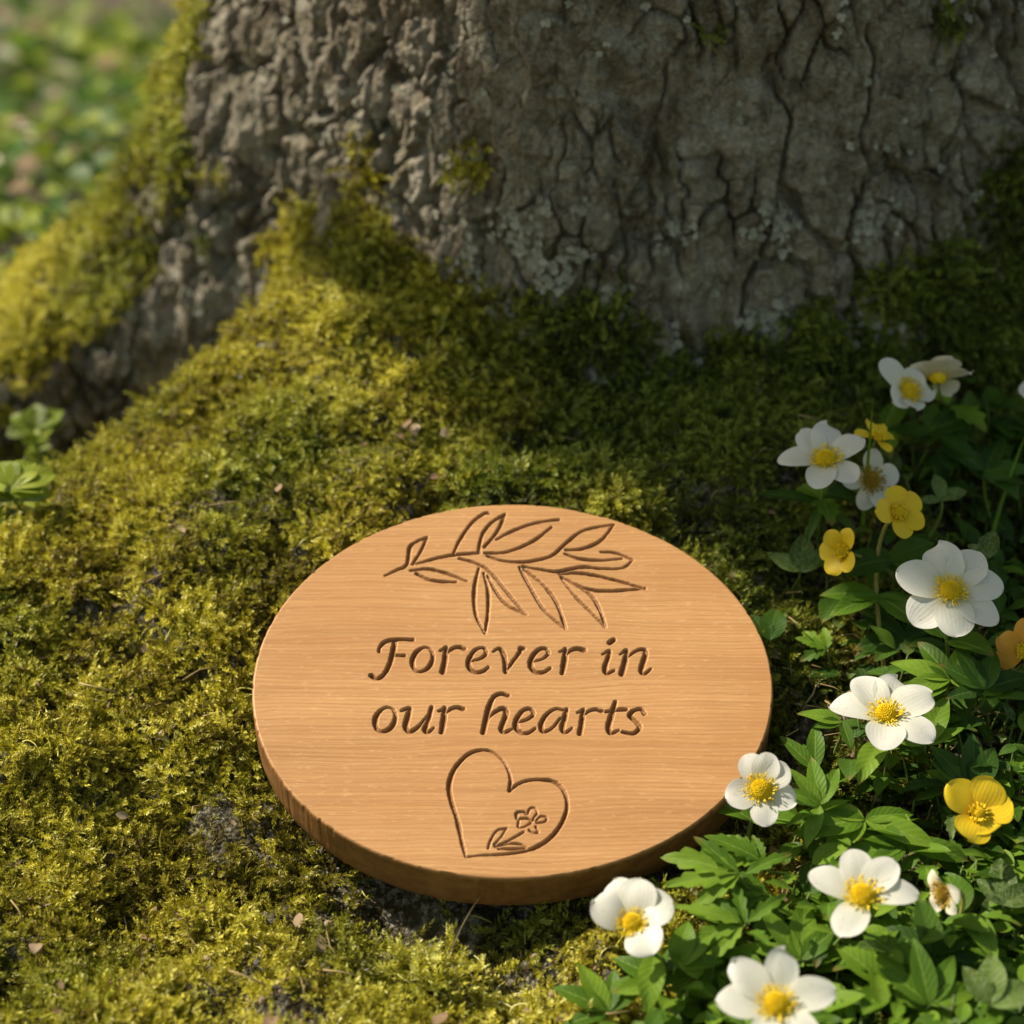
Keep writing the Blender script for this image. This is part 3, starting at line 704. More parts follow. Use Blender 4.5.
def build_plaque():
    n1, n2 = 880, 800
    u = np.linspace(-1, 1, n1); v = np.linspace(-1, 1, n2); Ug, Vg = np.meshgrid(u, v, indexing='ij')
    X = (Ug * np.sqrt(1 - Vg ** 2 / 2)).ravel(); Y = (Vg * np.sqrt(1 - Ug ** 2 / 2)).ravel()
    # a hand-cut oval: very slightly uneven
    th = np.arctan2(Y, X); wob = 1 + .004 * np.sin(2 * th + .7) + .003 * np.sin(3 * th + 2.)
    x = X * PA * wob; y = Y * PB * wob
    PX = np.stack([x, y, np.zeros_like(x)], 1); edge = .00013 * vnoise(PX * np.array([500, 1400, 1]), 134) + .00020 * vnoise(PX / .006, 135)
    dep = np.zeros(len(x))
    cx = np.floor(x / .004).astype(int); cy = np.floor(y / .004).astype(int); key = cx * 1000 + cy
    order = np.argsort(key); ks = key[order]
    for S in strokes():
        Q = [(*pix_to_plaque(a, b), w * .5 * .00053) for a, b, w in S]
        for (a, b) in zip(Q[:-1], Q[1:]):
            m = max(a[2], b[2]) + .0005
            lo = np.floor((min(a[0], b[0]) - m) / .004).astype(int), np.floor((min(a[1], b[1]) - m) / .004).astype(int)
            hi = np.floor((max(a[0], b[0]) + m) / .004).astype(int), np.floor((max(a[1], b[1]) + m) / .004).astype(int)
            sel = []
            for i in range(lo[0], hi[0] + 1):
                s0 = np.searchsorted(ks, i * 1000 + lo[1]); s1 = np.searchsorted(ks, i * 1000 + hi[1], 'right'); sel.append(order[s0:s1])
            sel = np.concatenate(sel)
            dx, dy = b[0] - a[0], b[1] - a[1]; L = dx * dx + dy * dy + 1e-14
            t = np.clip(((x[sel] - a[0]) * dx + (y[sel] - a[1]) * dy) / L, 0, 1)
            d = np.hypot(x[sel] - a[0] - t * dx, y[sel] - a[1] - t * dy) + edge[sel]; w = a[2] + t * (b[2] - a[2])
            q = np.clip(1 - d / w, 0, 1); dd = .0020 * q ** .62 * np.clip(w / .0013, .6, 1.15)
            np.maximum.at(dep, sel, dd)
    P3 = np.stack([x, y, np.zeros_like(x)], 1)
    surf = .00007 * fbm(P3 * np.array([12, 320, 1]), 3, 131) + .0004 * fbm(P3 / .05, 2, 133)
    z = surf - dep
    # rounded arris
    idx = np.arange(n1 * n2).reshape(n1, n2)
    bd = np.concatenate([idx[:-1, 0], idx[-1, :-1], idx[:0:-1, -1], idx[0, :0:-1]])
    V = [np.stack([x, y, z], 1)]; F = [np.stack([idx[:-1, :-1].ravel(), idx[1:, :-1].ravel(), idx[1:, 1:].ravel(), idx[:-1, 1:].ravel()], 1)]
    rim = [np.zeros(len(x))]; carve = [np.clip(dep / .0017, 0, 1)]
    bx, by, bz = x[bd], y[bd], z[bd]; ang = np.arctan2(by / PB, bx / PA)
    nx_ = np.cos(ang) / PA; ny_ = np.sin(ang) / PB; ln = np.hypot(nx_, ny_); nx_ /= ln; ny_ /= ln
    prev = bd; base = len(x); nb = len(bd)
    prof = [(.0005, -.0003, .25), (.0010, -.0010, .8), (.0012, -.0022, 1)] + [(.0012, -PT * q, 1) for q in (.2, .35, .5, .65, .8, .93)] + [(.0004, -PT * .98, 1), (-.0008, -PT, 1)]
    for k, (o, dz, rm) in enumerate(prof):
        chip = .0007 * np.minimum(0, vnoise(np.stack([ang * 45, np.zeros(nb), np.zeros(nb)], 1), 145) + .25) * (k < 3)
        o = o + chip; saw = .00016 * vnoise(np.stack([ang * 60, np.full(nb, dz * 8), np.zeros(nb)], 1), 141) * (rm == 1)
        V.append(np.stack([bx + nx_ * (o + saw), by + ny_ * (o + saw), bz * (1 - min(1, k / 2)) + dz], 1)); rim.append(np.full(nb, rm)); carve.append(np.zeros(nb))
        cur = base + k * nb + np.arange(nb)
        F.append(np.stack([prev, np.roll(prev, -1), np.roll(cur, -1), cur], 1)[:, ::-1]); prev = cur
    V = np.concatenate(V); nV = len(V)
    V = np.concatenate([V, [[0, 0, -PT]]]); rim.append(np.ones(1)); carve.append(np.zeros(1))
    Fl = np.concatenate(F).tolist() + [(int(a), int(b), nV) for a, b in zip(np.roll(prev, -1), prev)]
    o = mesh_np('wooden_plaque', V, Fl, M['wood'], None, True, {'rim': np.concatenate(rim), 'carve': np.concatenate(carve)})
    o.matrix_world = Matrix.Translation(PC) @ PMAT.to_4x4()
    tag(o, 'oval wooden plaque carved with a leafy sprig, lettering and a heart, leaning on the moss', 'plaque')
    return o
build_plaque()

# ------------------------------------------------------------------ leaves and flowers
def frame(d, up):
    d = d.normalized(); s = d.cross(up)
    if s.length < 1e-4: s = d.orthogonal()
    s.normalize(); return d, s, s.cross(d).normalized()

def leaf_geo(p, d, up, L, W, r, droop=.5, fold=.25, teeth=0, shape=.8, nu=14, nv=7):
    """a leaf blade from p along d; returns V,F,t,w"""
    d, s, u = frame(d, up); V = []; T = []; Wd = []
    nu = nu if not teeth else 33
    wave = r.uniform(0, 6); tw = r.gauss(0, .25); q = p.copy(); dd = d.copy(); uu = u.copy(); bend = -droop * r.uniform(.6, 1.3) / nu
    for i in range(nu):
        t = i / (nu - 1)
        prof = (math.sin(math.pi * min(1, t ** shape)) ** .85) if t < 1 else 0
        prof = max(prof, .03 * (1 - t))
        if teeth:
            ph = (t * teeth) % 1.; prof *= (.58 + .5 * ph if ph < .8 else .58 + .5 * (1 - ph) * 4)
        for j in range(nv):
            v = j / (nv - 1) * 2 - 1
            h = fold * abs(v) * prof * W + .06 * W * math.sin(t * 9 + v * 2 + wave) * abs(v)
            V.append((q + (s * math.cos(tw * t) + uu * math.sin(tw * t)) * (v * W * prof) + uu * h + dd * (-abs(v) * (.10 if teeth else 0) * -L))[:]); T.append(t); Wd.append(v)
        rot = Matrix.Rotation(bend, 3, s); dd = rot @ dd; uu = rot @ uu; q = q + dd * (L / (nu - 1))
    return V, gridf(nu, nv), T, Wd

def add_leaf(th, p, d, up, L, W, mat, r, name='leaf', **kw):
    V, F, T, Wd = leaf_geo(p, d, up, L, W, r, **kw); b = MB(); b.add(V, F, t=T, w=Wd, rv=r.random())
    return b.build(name, mat, th, off=th.location[:])

def petal_geo(p, n, ang, L, W, cup, r, curl=.5, notch=0.):
    a, b, _ = None, None, None
    ref = Vector((1, 0, 0)) if abs(n.x) < .9 else Vector((0, 1, 0))
    ex = (ref - n * ref.dot(n)).normalized(); ey = n.cross(ex)
    rad = ex * math.cos(ang) + ey * math.sin(ang); s = n.cross(rad)
    nu, nv = 15, 11; V = []; T = []; Wd = []
    e = cup; q = p + rad * .0028; ph = r.uniform(0, 6); k1 = r.uniform(.7, 1.3)
    tws = r.gauss(0, .12)
    for i in range(nu):
        t = math.sin(math.pi / 2 * i / (nu - 1)); dt = t - (math.sin(math.pi / 2 * (i - 1) / (nu - 1)) if i else 0)
        q = q + (rad * math.cos(e) + n * math.sin(e)) * (L * dt); e += -curl * k1 * dt
        prof = max(0., math.sin(math.pi * (.10 + .90 * t) ** 1.25)) ** .5 if t < .9999 else 0.
        dirv = rad * math.cos(e) + n * math.sin(e); nn = n * math.cos(e) - rad * math.sin(e)
        prof *= 1 + .05 * math.sin(9 * t + ph) * t
        for j in range(nv):
            v = j / (nv - 1) * 2 - 1
            h = (.11 * W * v * v * k1 * (1 - .5 * t) + .045 * W * math.sin(3.2 * v + ph + 3 * t) + .012 * W * math.sin(9 * v + ph) * t) * prof ** 2
            ext = -notch * L * math.exp(-(v / .25) ** 2) * t ** 6
            V.append((q + s * (v * W * prof) + nn * (h + tws * v * W * t) + dirv * ext)[:]); T.append(t); Wd.append(v)
    return V, gridf(nu, nv), T, Wd

def ball(c, ax, r0, r1, seg=6, rings=5):
    ax = ax.normalized(); u = ax.orthogonal().normalized(); v = ax.cross(u); V = []
    for i in range(rings):
        a = math.pi * (i + .02) / (rings - 1 + .04)
        for k in range(seg):
            b = 6.2832 * k / seg; V.append((c - ax * (math.cos(a) * r1) + (u * math.cos(b) + v * math.sin(b)) * (math.sin(a) * r0))[:])
    return V, gridf(rings, seg, True)

def flower(kind, px, py, h, tilt, az, size, pet, label, seed, base=None, cup=.35, curl=.6, mats=('white', 'pollen', 'dome'), wid=.36, leaves=2, group=None, back=False, dome=1., stemmat='stem', lens=None, notch=.0):
    """tilt: angle of the face from straight up (deg); az: compass of that tilt, 0 = towards the camera, 90 = right; pet: petal angles as seen in the photo"""
    r = random.Random(seed); head = at(px, py, h)
    n = Vector((math.sin(R_(tilt)) * math.sin(R_(az)), -math.sin(R_(tilt)) * math.cos(R_(az)), math.cos(R_(tilt))))
    if base: bx, by = at(*base, 0.).xy
    else: bx, by = head.x + r.uniform(-.012, .012), head.y + r.uniform(.0, .02)
    root = Vector((bx, by, hz(bx, by) - .004))
    th = empty(kind, root)
    tag(th, label, 'flower', group)
    ref = Vector((1, 0, 0)); ex = (ref - n * ref.dot(n)).normalized(); ey = n.cross(ex)
    L = size * .5
    for i, ga in enumerate(pet):
        # picture angle -> angle about the flower's axis
        w = RT * math.cos(R_(ga)) + UPV * math.sin(R_(ga)); w = w - FW * 0
        dn = n.dot(FW); q = w - FW * (w.dot(n) / dn if abs(dn) > .25 else 0); ang = math.atan2(q.dot(ey), q.dot(ex))
        lf = (lens[i] if lens else 1) * r.uniform(.95, 1.06)
        V, F, T, Wd = petal_geo(head, n, ang, L * lf, L * wid * r.uniform(.92, 1.1), cup + r.gauss(0, .07), r, curl, notch)
        b = MB(); b.add(V, F, t=T, w=Wd); b.build('petal', M[mats[0]], th, off=root[:])
    # centre: a dome of pistils, then a ring of stamens
    b = MB(); rd = .0058 * dome; V, F = ball(head + n * .001, n, rd * .85, rd * .75, 10, 7); b.add(V, F, rv=.2)
    for i in range(140):
        t = (i + .5) / 140; a = i * 2.39996; ct = 1 - t * .92; st = math.sqrt(1 - ct * ct)
        d = n * ct + (ex * math.cos(a) + ey * math.sin(a)) * st
        V, F = ball(head + n * .001 + d * rd * .84, d, .00046 * dome, .0008 * dome, 5, 4); b.add(V, F, rv=r.random())
    b.build('pistil_dome', M[mats[2]], th, off=root[:])
    b = MB()
    for i in range(58):
        a = i * 2.39996 + r.uniform(-.2, .2); el = r.uniform(.25, 1.0); ll = rd * r.uniform(1.1, 1.75)
        d = (n * math.sin(el) + (ex * math.cos(a) + ey * math.sin(a)) * math.cos(el)).normalized()
        p0 = head + n * .0006 + (ex * math.cos(a) + ey * math.sin(a)) * rd * .6; p1 = p0 + d * ll * .62
        V, F = tube([p0, (p0 + p1) / 2 + n * .0003, p1], .00016, 4); b.add(V, F, rv=.8)
        V, F = ball(p1, d, .00042, .0008, 5, 4); b.add(V, F, rv=r.random())
    b.build('stamen_ring', M[mats[1]], th, off=root[:])
    # stem
    hl = (head - root).length; top = head - n * .0012
    pts = bez(root, root + Vector((r.uniform(-.01, .01), r.uniform(-.01, .01), hl * .45)), top - n * hl * .35, top, 14)
    V, F = tube(pts, [.0013 - .0004 * i / 13 for i in range(14)], 8); b = MB(); b.add(V, F, rv=r.random()); b.build('stem', M[stemmat], th, off=root[:])
    if leaves:
        k = 7 if hl > .05 else 5
        p = Vector(pts[k]); a0 = r.uniform(0, 6)
        for i in range(leaves):
            a = a0 + i * 6.283 / leaves + r.gauss(0, .3); d = Vector((math.cos(a), math.sin(a), r.uniform(.1, .5)))
            add_leaf(th, p, d, Vector((0, 0, 1)), r.uniform(.022, .034), r.uniform(.006, .009), M['leaf'], r, droop=r.uniform(.4, 1.), teeth=r.choice([0, 0, 4]))
    return th

GW = 'white anemones in the flower patch'; GY = 'yellow buttercups among the anemones'
A = 'anemone'; B_ = 'buttercup'
flower(A, 826, 461, .075, 17, -25, .045, [178, 132, 80, 24, -42, -112], 'white anemone in shade nearest the bark, with a long petal pointing left', 1, cup=.38, group=GW)
flower(A, 870, 480, .055, 60, 20, .030, [85, 15, -60, -105, 175], 'small faded white anemone half hidden behind the yellow buttercup in the shade', 2, cup=.25, mats=('white', 'dull', 'dull'), wid=.4, group=GW, dome=.9)
flower(A, 908, 392, .070, 42, 35, .034, [140, 70, -150, -80, 0], 'white anemone with one large raised petal, tucked left of the topmost bloom', 3, cup=.55, mats=('white', 'pollen', 'pollen'), wid=.46, group=GW, dome=.9, lens=[1.25, .7, .7, .6, .7])
flower(A, 938, 378, .078, 55, 176, .034, [112, 62, 8, 160, -40], 'topmost cream anemone with short petals and a broad yellow heart, under the bark', 4, cup=.3, mats=('cream', 'pollen', 'pollen'), wid=.46, group=GW, dome=1.0, base=(946, 440))
flower(A, 950, 592, .070, 28, 8, .050, [98, 48, 8, -38, -88, -146, 162], 'large flat seven-petalled white anemone in the shade', 5, cup=.18, curl=.35, group=GW, wid=.38)
flower(A, 886, 716, .055, 12, 8, .049, [128, 62, 18, -32, -105, 172], 'large sunlit white anemone right of the plaque, below the bare browned stem', 6, cup=.34, group=GW, wid=.39)
flower(A, 761, 790, .050, 44, -5, .031, [112, 42, -20, -85, 195, 75], 'white anemone with rounded petals overlapping the lower right rim of the plaque', 7, cup=.42, group=GW, wid=.46, dome=.95)
flower(A, 633, 924, .048, 30, -28, .038, [160, 115, 70, 25, -55], 'cupped white anemone in front of the lower edge of the plaque', 8, base=(690, 1010), cup=.72, curl=.9, group=GW, wid=.46, dome=.85)
flower(A, 862, 898, .055, 15, 8, .046, [98, 38, 2, -128, 160], 'sunlit five-petalled white anemone with wide gaps between its petals, left of the drooping bud', 9, cup=.36, group=GW, wid=.34, dome=1.1)
flower(A, 776, 1006, .050, 22, 5, .048, [142, 75, 12, -50, -115, 178], 'white anemone cut by the bottom edge of the photo', 10, cup=.34, group=GW, wid=.34, dome=1.05)
flower(A, 946, 893, .045, 88, -60, .020, [120, 20, -50, -110, 190], 'small half-open cream anemone drooping right of the five-petalled bloom', 11, cup=.75, curl=1.3, mats=('cream', 'dull', 'dull'), group=GW, wid=.46, dome=.75, stemmat='bstem')
flower(A, 1055, 393, .060, 50, 0, .036, [175, 110, 40, -30, -100], 'white anemone mostly beyond the right edge of the photo', 12, cup=.3, group=GW)
flower(B_, 898, 513, .072, 48, 28, .0245, [100, 35, -30, 178, -85], 'yellow buttercup open to the right on the tall browned stem', 21, base=(890, 690), cup=.42, mats=('yellow', 'pollen', 'pollen'), wid=.52, group=GY, dome=.5, leaves=0, stemmat='bstem', curl=.5)
flower(B_, 843, 552, .058, 62, -55, .0215, [110, 180, -110, -60, 60], 'yellow buttercup turned sideways to the left beside the taller buttercup', 22, base=(888, 600), cup=.55, mats=('yellow', 'pollen', 'pollen'), wid=.52, group=GY, dome=.5, leaves=0, curl=.6)
flower(B_, 978, 814, .060, 34, 10, .033, [140, 62, 15, -120, -60], 'large bright yellow buttercup in full sun', 23, cup=.45, mats=('yellow', 'pollen', 'pollen'), wid=.56, group=GY, dome=.55, leaves=0, curl=.4, lens=[1, 1, .85, .8, .5])
flower(B_, 1026, 652, .055, 55, -40, .028, [150, 205, 90, 20, -60], 'orange tinged buttercup cut by the right edge of the photo', 24, cup=.5, mats=('orange', 'pollen', 'pollen'), wid=.4, group=GY, dome=.5, leaves=0)
flower(B_, 877, 438, .062, 20, 60, .021, [170, 10, 60, 120, -60], 'small yellow buttercup behind the green blade and the shaded anemone', 25, cup=.3, mats=('yellow', 'pollen', 'pollen'), wid=.34, group=GY, dome=.5, leaves=0)

def sprig(px, py, h, leaves, label, seed, mat='leaf', base=None, kind='leafy_sprig', L=.03, ratio=.24, droop=.5, teeth=0, group='leafy sprigs under the flowers', pairs=0, name='leaf', shape=.8):
    """leaves: list of (picture angle, length factor) about the tip of the sprig, then lower pairs down the stem"""
    r = random.Random(seed); top = at(px, py, h); L = L * .84; ratio = ratio * .86
    if base: bx, by = at(*base, 0.).xy
    else: bx, by = top.x + r.uniform(-.01, .01), top.y + r.uniform(0, .02)
    root = Vector((bx, by, hz(bx, by) - .003)); th = empty(kind, root); tag(th, label, 'plant', group)
    hl = (top - root).length
    pts = bez(root, root + Vector((0, 0, hl * .5)), top - Vector((r.uniform(-.004, .004), 0, hl * .3)), top, 10)
    V, F = tube(pts, [.0011 - .0005 * i / 9 for i in range(10)], 7); b = MB(); b.add(V, F, rv=r.random()); b.build('stem', M['stem'], th, off=root[:])
    for ga, lf in leaves:
        d = RT * math.cos(R_(ga)) + Vector((0, .90, .45)) * math.sin(R_(ga)) + Vector((0, 0, .22 + r.uniform(-.1, .15)))
        add_leaf(th, top, d, Vector((0, -.35, 1)), L * lf, L * lf * ratio * r.uniform(.78, 1.0), M[mat], r, droop=droop, teeth=teeth, shape=shape, fold=.22)
    for k in range(pairs):
        p = Vector(pts[8 - 2 * k]) if 8 - 2 * k > 0 else Vector(pts[1]); a0 = r.uniform(0, 6.28)
        for i in range(2):
            a = a0 + 3.14 * i + r.gauss(0, .2); d = Vector((math.cos(a), math.sin(a) * .8, r.uniform(.1, .6)))
            lf = r.uniform(.7, 1.05); add_leaf(th, p, d, Vector((0, 0, 1)), L * lf, L * lf * ratio, M[mat], r, droop=droop, teeth=teeth, shape=shape)
    return th
sprig(664, 985, .022, [(150, 1.), (118, .9), (75, .8), (30, .75), (195, .9)], 'bright green sprig at the bottom edge, left of the cut-off anemone', 31, L=.033, base=(668, 1020), pairs=1)
sprig(608, 1012, .016, [(120, 1.), (160, 1.), (80, .8), (200, .8), (40, .9)], 'lowest left leafy sprig of the flower patch, on the moss below the cupped anemone', 32, L=.034)
sprig(676, 966, .030, [(72, 1.1), (38, 1.1), (5, 1.05)], 'three pale oval leaves fanning out right of the cupped anemone', 33, L=.026, ratio=.3)
sprig(764, 862, .035, [(160, 1.2), (140, .9), (186, .9), (110, .6)], 'toothed leaf reaching left under the rim of the plaque', 34, L=.028, teeth=5, ratio=.3, base=(800, 890))
sprig(770, 895, .032, [(175, 1.0), (205, 1.1), (225, 1.), (150, .8)], 'toothed sprig below the toothed leaf at the rim of the plaque', 35, L=.030, teeth=5, ratio=.3, base=(800, 920))
sprig(865, 820, .032, [(200, 1.5), (165, 1.), (225, 1.2), (-30, 1.5), (10, 1.)], 'broad spread of pointed leaves between the two large sunlit anemones', 36, L=.030, ratio=.26, pairs=1)
sprig(820, 805, .032, [(130, 1.), (95, 1.2), (165, .8), (60, 1.), (250, 1.)], 'upright sprig of narrow leaves right of the rounded anemone at the rim', 37, L=.028, ratio=.22, pairs=1)
sprig(815, 770, .030, [(135, 1.1), (85, 1.2), (110, .7)], 'pair of narrow upright leaves above the rounded anemone', 38, L=.027, ratio=.22)
sprig(878, 596, .035, [(182, 1.15), (215, 1.15), (-50, 1.1), (-15, .8)], 'whorl of oval leaves around the browned buttercup stem', 39, L=.032, ratio=.28)
sprig(828, 650, .022, [(135, .9), (160, .9), (95, .7), (200, .8)], 'small jagged bright leaf between the plaque and the browned stem', 40, L=.022, teeth=4, ratio=.4, base=(836, 690))
sprig(842, 722, .030, [(172, 1.05), (200, .7), (-80, .8)], 'pale blunt leaf pointing left from under the large sunlit anemone', 41, L=.026, ratio=.26)
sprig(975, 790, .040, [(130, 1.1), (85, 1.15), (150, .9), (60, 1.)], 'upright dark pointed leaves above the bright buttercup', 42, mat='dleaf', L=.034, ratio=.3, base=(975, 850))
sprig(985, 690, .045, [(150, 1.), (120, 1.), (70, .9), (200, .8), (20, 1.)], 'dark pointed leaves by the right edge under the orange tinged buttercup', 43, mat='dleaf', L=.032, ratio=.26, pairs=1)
sprig(990, 1005, .035, [(80, 1.), (120, .8), (20, .9)], 'mottled pale leaf standing in the lower right corner', 44, mat='vleaf', L=.032, ratio=.36, kind='mottled_plant')
sprig(1003, 905, .035, [(85, 1.1), (130, .7), (20, .8)], 'mottled oval leaf under the bright buttercup at the right edge', 45, mat='vleaf', L=.030, ratio=.36, kind='mottled_plant')
sprig(770, 640, .012, [(120, .9), (75, 1.1)], 'dark rounded leaf tucked behind the right rim of the plaque', 46, mat='dleaf', L=.024, ratio=.38, kind='creeping_plant')
sprig(800, 572, .025, [(80, 1.1), (150, .9), (35, .9)], 'mottled creeping leaves just above the right shoulder of the plaque', 47, mat='vleaf', L=.027, ratio=.36, kind='creeping_plant')
sprig(985, 560, .050, [(70, .95), (130, .6)], 'mottled pale leaf raised above the large flat anemone', 48, mat='vleaf', L=.026, ratio=.38, kind='mottled_plant')
sprig(942, 500, .050, [(95, .95), (20, .8), (190, .8)], 'upright pale grey leaf in shade between the two upper flower groups', 49, mat='vleaf', L=.024, ratio=.32, kind='mottled_plant')
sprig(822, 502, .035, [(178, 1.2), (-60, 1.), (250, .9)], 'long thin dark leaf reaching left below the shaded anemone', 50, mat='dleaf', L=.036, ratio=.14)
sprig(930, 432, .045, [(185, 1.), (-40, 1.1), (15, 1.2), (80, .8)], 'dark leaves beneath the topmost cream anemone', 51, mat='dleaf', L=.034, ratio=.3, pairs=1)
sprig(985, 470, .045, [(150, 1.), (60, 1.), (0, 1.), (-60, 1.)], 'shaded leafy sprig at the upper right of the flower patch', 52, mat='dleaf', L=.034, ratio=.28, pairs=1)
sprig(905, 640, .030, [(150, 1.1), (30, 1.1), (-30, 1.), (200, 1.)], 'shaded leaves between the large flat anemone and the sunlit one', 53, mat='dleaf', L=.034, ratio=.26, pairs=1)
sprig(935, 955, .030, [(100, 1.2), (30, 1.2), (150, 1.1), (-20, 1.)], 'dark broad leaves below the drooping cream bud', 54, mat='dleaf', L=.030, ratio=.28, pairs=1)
sprig(885, 985, .030, [(140, 1.1), (60, 1.), (100, .9), (0, 1.)], 'bright leaves at the bottom edge right of the cut-off anemone', 55, L=.032, ratio=.3, pairs=1)
sprig(925, 745, .034, [(60, 1.2), (110, .9), (20, .9), (170, .9)], 'curled bright leaf right of the large sunlit anemone', 56, L=.030, ratio=.24)
sprig(800, 960, .028, [(130, 1.1), (80, 1.2), (35, 1.), (170, 1.)], 'tall folded leaves between the five-petalled and the cut-off anemone', 57, L=.034, ratio=.24, pairs=1)
sprig(722, 990, .022, [(60, .9), (130, .8), (20, .7)], 'small fresh leaves at the left of the cut-off anemone', 58, L=.024, ratio=.34)
sprig(890, 560, .045, [(-25, 1.1), (20, .9), (205, 1.)], 'shaded oval leaf behind the yellow buttercup stem', 59, mat='dleaf', L=.036, ratio=.34)

sprig(742, 876, .034, [(165, 1.2), (190, 1.1), (140, .9), (215, .9), (20, .8)], 'slender-leaved sprig between the cupped anemone and the rim of the plaque', 64, L=.036, ratio=.24, teeth=4, base=(790, 920))
sprig(745, 925, .032, [(170, 1.1), (200, 1.2), (140, 1.), (230, .9), (100, .8), (30, .8)], 'feathery bright sprig right of the three pale oval leaves', 65, L=.034, ratio=.22, teeth=4, base=(790, 950), pairs=1)
sprig(905, 845, .034, [(195, 1.2), (165, 1.1), (-20, 1.1), (225, 1.), (90, .8)], 'narrow bright leaves directly left of the bright buttercup', 66, L=.034, ratio=.24, pairs=1)
sprig(930, 1005, .032, [(100, 1.1), (60, 1.), (140, 1.), (20, 1.)], 'narrow bright leaves at the bottom edge left of the corner mottled leaf', 67, L=.034, ratio=.24, pairs=1)
sprig(950, 680, .040, [(160, 1.1), (120, 1.), (60, 1.), (200, 1.), (-30, 1.)], 'bright upright leaves between the sunlit anemone and the right edge', 68, L=.034, ratio=.24, pairs=1)
# green blade beside the shaded anemone and the dry stalk across the rim
def blade(name, p0, p1, w, mat, label, sag):
    th = MB(); n = 16; V = []; T = []; W = []
    d = (p1 - p0); s = d.cross(Vector((0, -1, .5))).normalized()
    for i in range(n):
        t = i / (n - 1); p = p0 + d * t + Vector((0, 0, sag * math.sin(math.pi * t)))
        for v in (-1, 0, 1): V.append((p + s * (v * w * (1 - t ** 2.2 * .96)) + Vector((0, 0, .0003 * abs(v))))[:]); T.append(t); W.append(v)
    th.add(V, gridf(n, 3), t=T, w=W, rv=.5)
    o = th.build(name, mat, None, off=p0[:]); o.location = p0; tag(o, label, 'grass blade'); return o
q = at(866, 478, .045); blade('grass_blade', Vector((q.x, q.y, hz(q.x, q.y))), at(873, 400, .105), .0013, M['leaf'], 'green grass blade standing upright right of the shaded anemone', 0.)
p0 = at(443, 968, .004); p1 = CAM + ray(484, 892) * ((PC - CAM).length * .955)
blade('dry_stalk', p0, p1, .0004, M['straw'], 'thin dry grass stalk leaning against the lower rim of the plaque', .004)
q = at(980, 560, .02); blade('grass_blade', Vector((q.x, q.y, hz(q.x, q.y))), at(1030, 425, .08), .0012, M['leaf'], 'long green grass stem arching to the right edge in the shade', .01)

# low ground cover beneath the flowers
def cover():
    r = random.Random(77); b = MB(); k = 0
    while k < 3600:
        y = r.uniform(-.22, .26) if k < 1700 else r.uniform(-.21, -.02); x = r.uniform(.02, .42)
        lim = float(np.interp(y, [-.2, -.14, -.09, 0, .1, .2, .27], [.040, .066, .122, .165, .165, .20, .24]))
        if x < lim + abs(r.gauss(0, .018)): continue
        if math.hypot((x - .185), (y + .055) * 1.0) < .030 and r.random() < .85: continue
        p = Vector((x, y, hz(x, y) + r.uniform(.002, .030))); a = r.uniform(0, 6.28)
        d = Vector((math.cos(a), math.sin(a), r.uniform(-.1, .9))); L = r.uniform(.010, .024)
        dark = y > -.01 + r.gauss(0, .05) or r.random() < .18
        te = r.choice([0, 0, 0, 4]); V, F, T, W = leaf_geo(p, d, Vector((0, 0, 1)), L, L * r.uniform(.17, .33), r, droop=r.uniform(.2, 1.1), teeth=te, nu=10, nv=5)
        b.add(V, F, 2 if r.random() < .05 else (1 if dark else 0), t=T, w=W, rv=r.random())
        if r.random() < .6:
            V, F = tube([Vector((x + r.uniform(-.01, .01), y + r.uniform(-.01, .01), hz(x, y) - .003)), p], .0006, 5); b.add(V, F, 3, rv=.4)
        k += 1
    o = b.build('ground_cover', [M['leaf'], M['dleaf'], M['vleaf'], M['stem']]); tag(o, 'low dense green leaves filling the ground between the flowers', 'ground cover', kind='stuff')
cover()

# dry bits lying in the moss
def litter():
    r = random.Random(31); b = MB()
    for k in range(760):
        if k < 400: x = r.uniform(-.30, .30); y = r.uniform(-.22, .20)
        else: x = r.uniform(.12, .26); y = r.uniform(-.1, .08)
        if (x / .14) ** 2 + (y / .12) ** 2 < 1: continue
        p = Vector((x, y, hz(x, y) + r.uniform(.003, .009))); a = r.uniform(0, 6.28); d = Vector((math.cos(a), math.sin(a), r.uniform(-.2, .5)))
        if r.random() < .6:
            L = r.uniform(.003, .010); V, F, T, W = leaf_geo(p, d, Vector((r.gauss(0, .5), r.gauss(0, .5), 1)), L, L * r.uniform(.15, .4), r, droop=r.uniform(-1, 1.5), nu=6, nv=4); b.add(V, F, 0, rv=r.random(), t=T)
        else:
            L = r.uniform(.006, .022); q = p + d * L; m = (p + q) / 2 + Vector((r.gauss(0, .002), r.gauss(0, .002), .002))
            V, F = tube([p, m, q], r.uniform(.0002, .0005), 5); b.add(V, F, 1, rv=r.random())
    for k in range(220):                                       # grey crumbs of bark
        x = r.uniform(-.26, .08); y = r.uniform(-.21, -.04); L = r.uniform(.0012, .0042)
        if (x / .128) ** 2 + ((y - .012) / .103) ** 2 < 1: continue
        V, F = ball(Vector((x, y, hz(x, y) + r.uniform(.0, .004))), Vector((r.gauss(0, 1), r.gauss(0, 1), r.gauss(0, 1))), L * .6, L * .3, 6, 4)
        b.add(np.array(V) + np.random.default_rng(k).normal(0, L * .09, (len(V), 3)), F, 0, rv=r.random())
    o = b.build('leaf_litter', [M['dry'], M['straw']]); tag(o, 'dry brown leaf scraps and straws caught in the moss', 'leaf litter', kind='stuff')
litter()

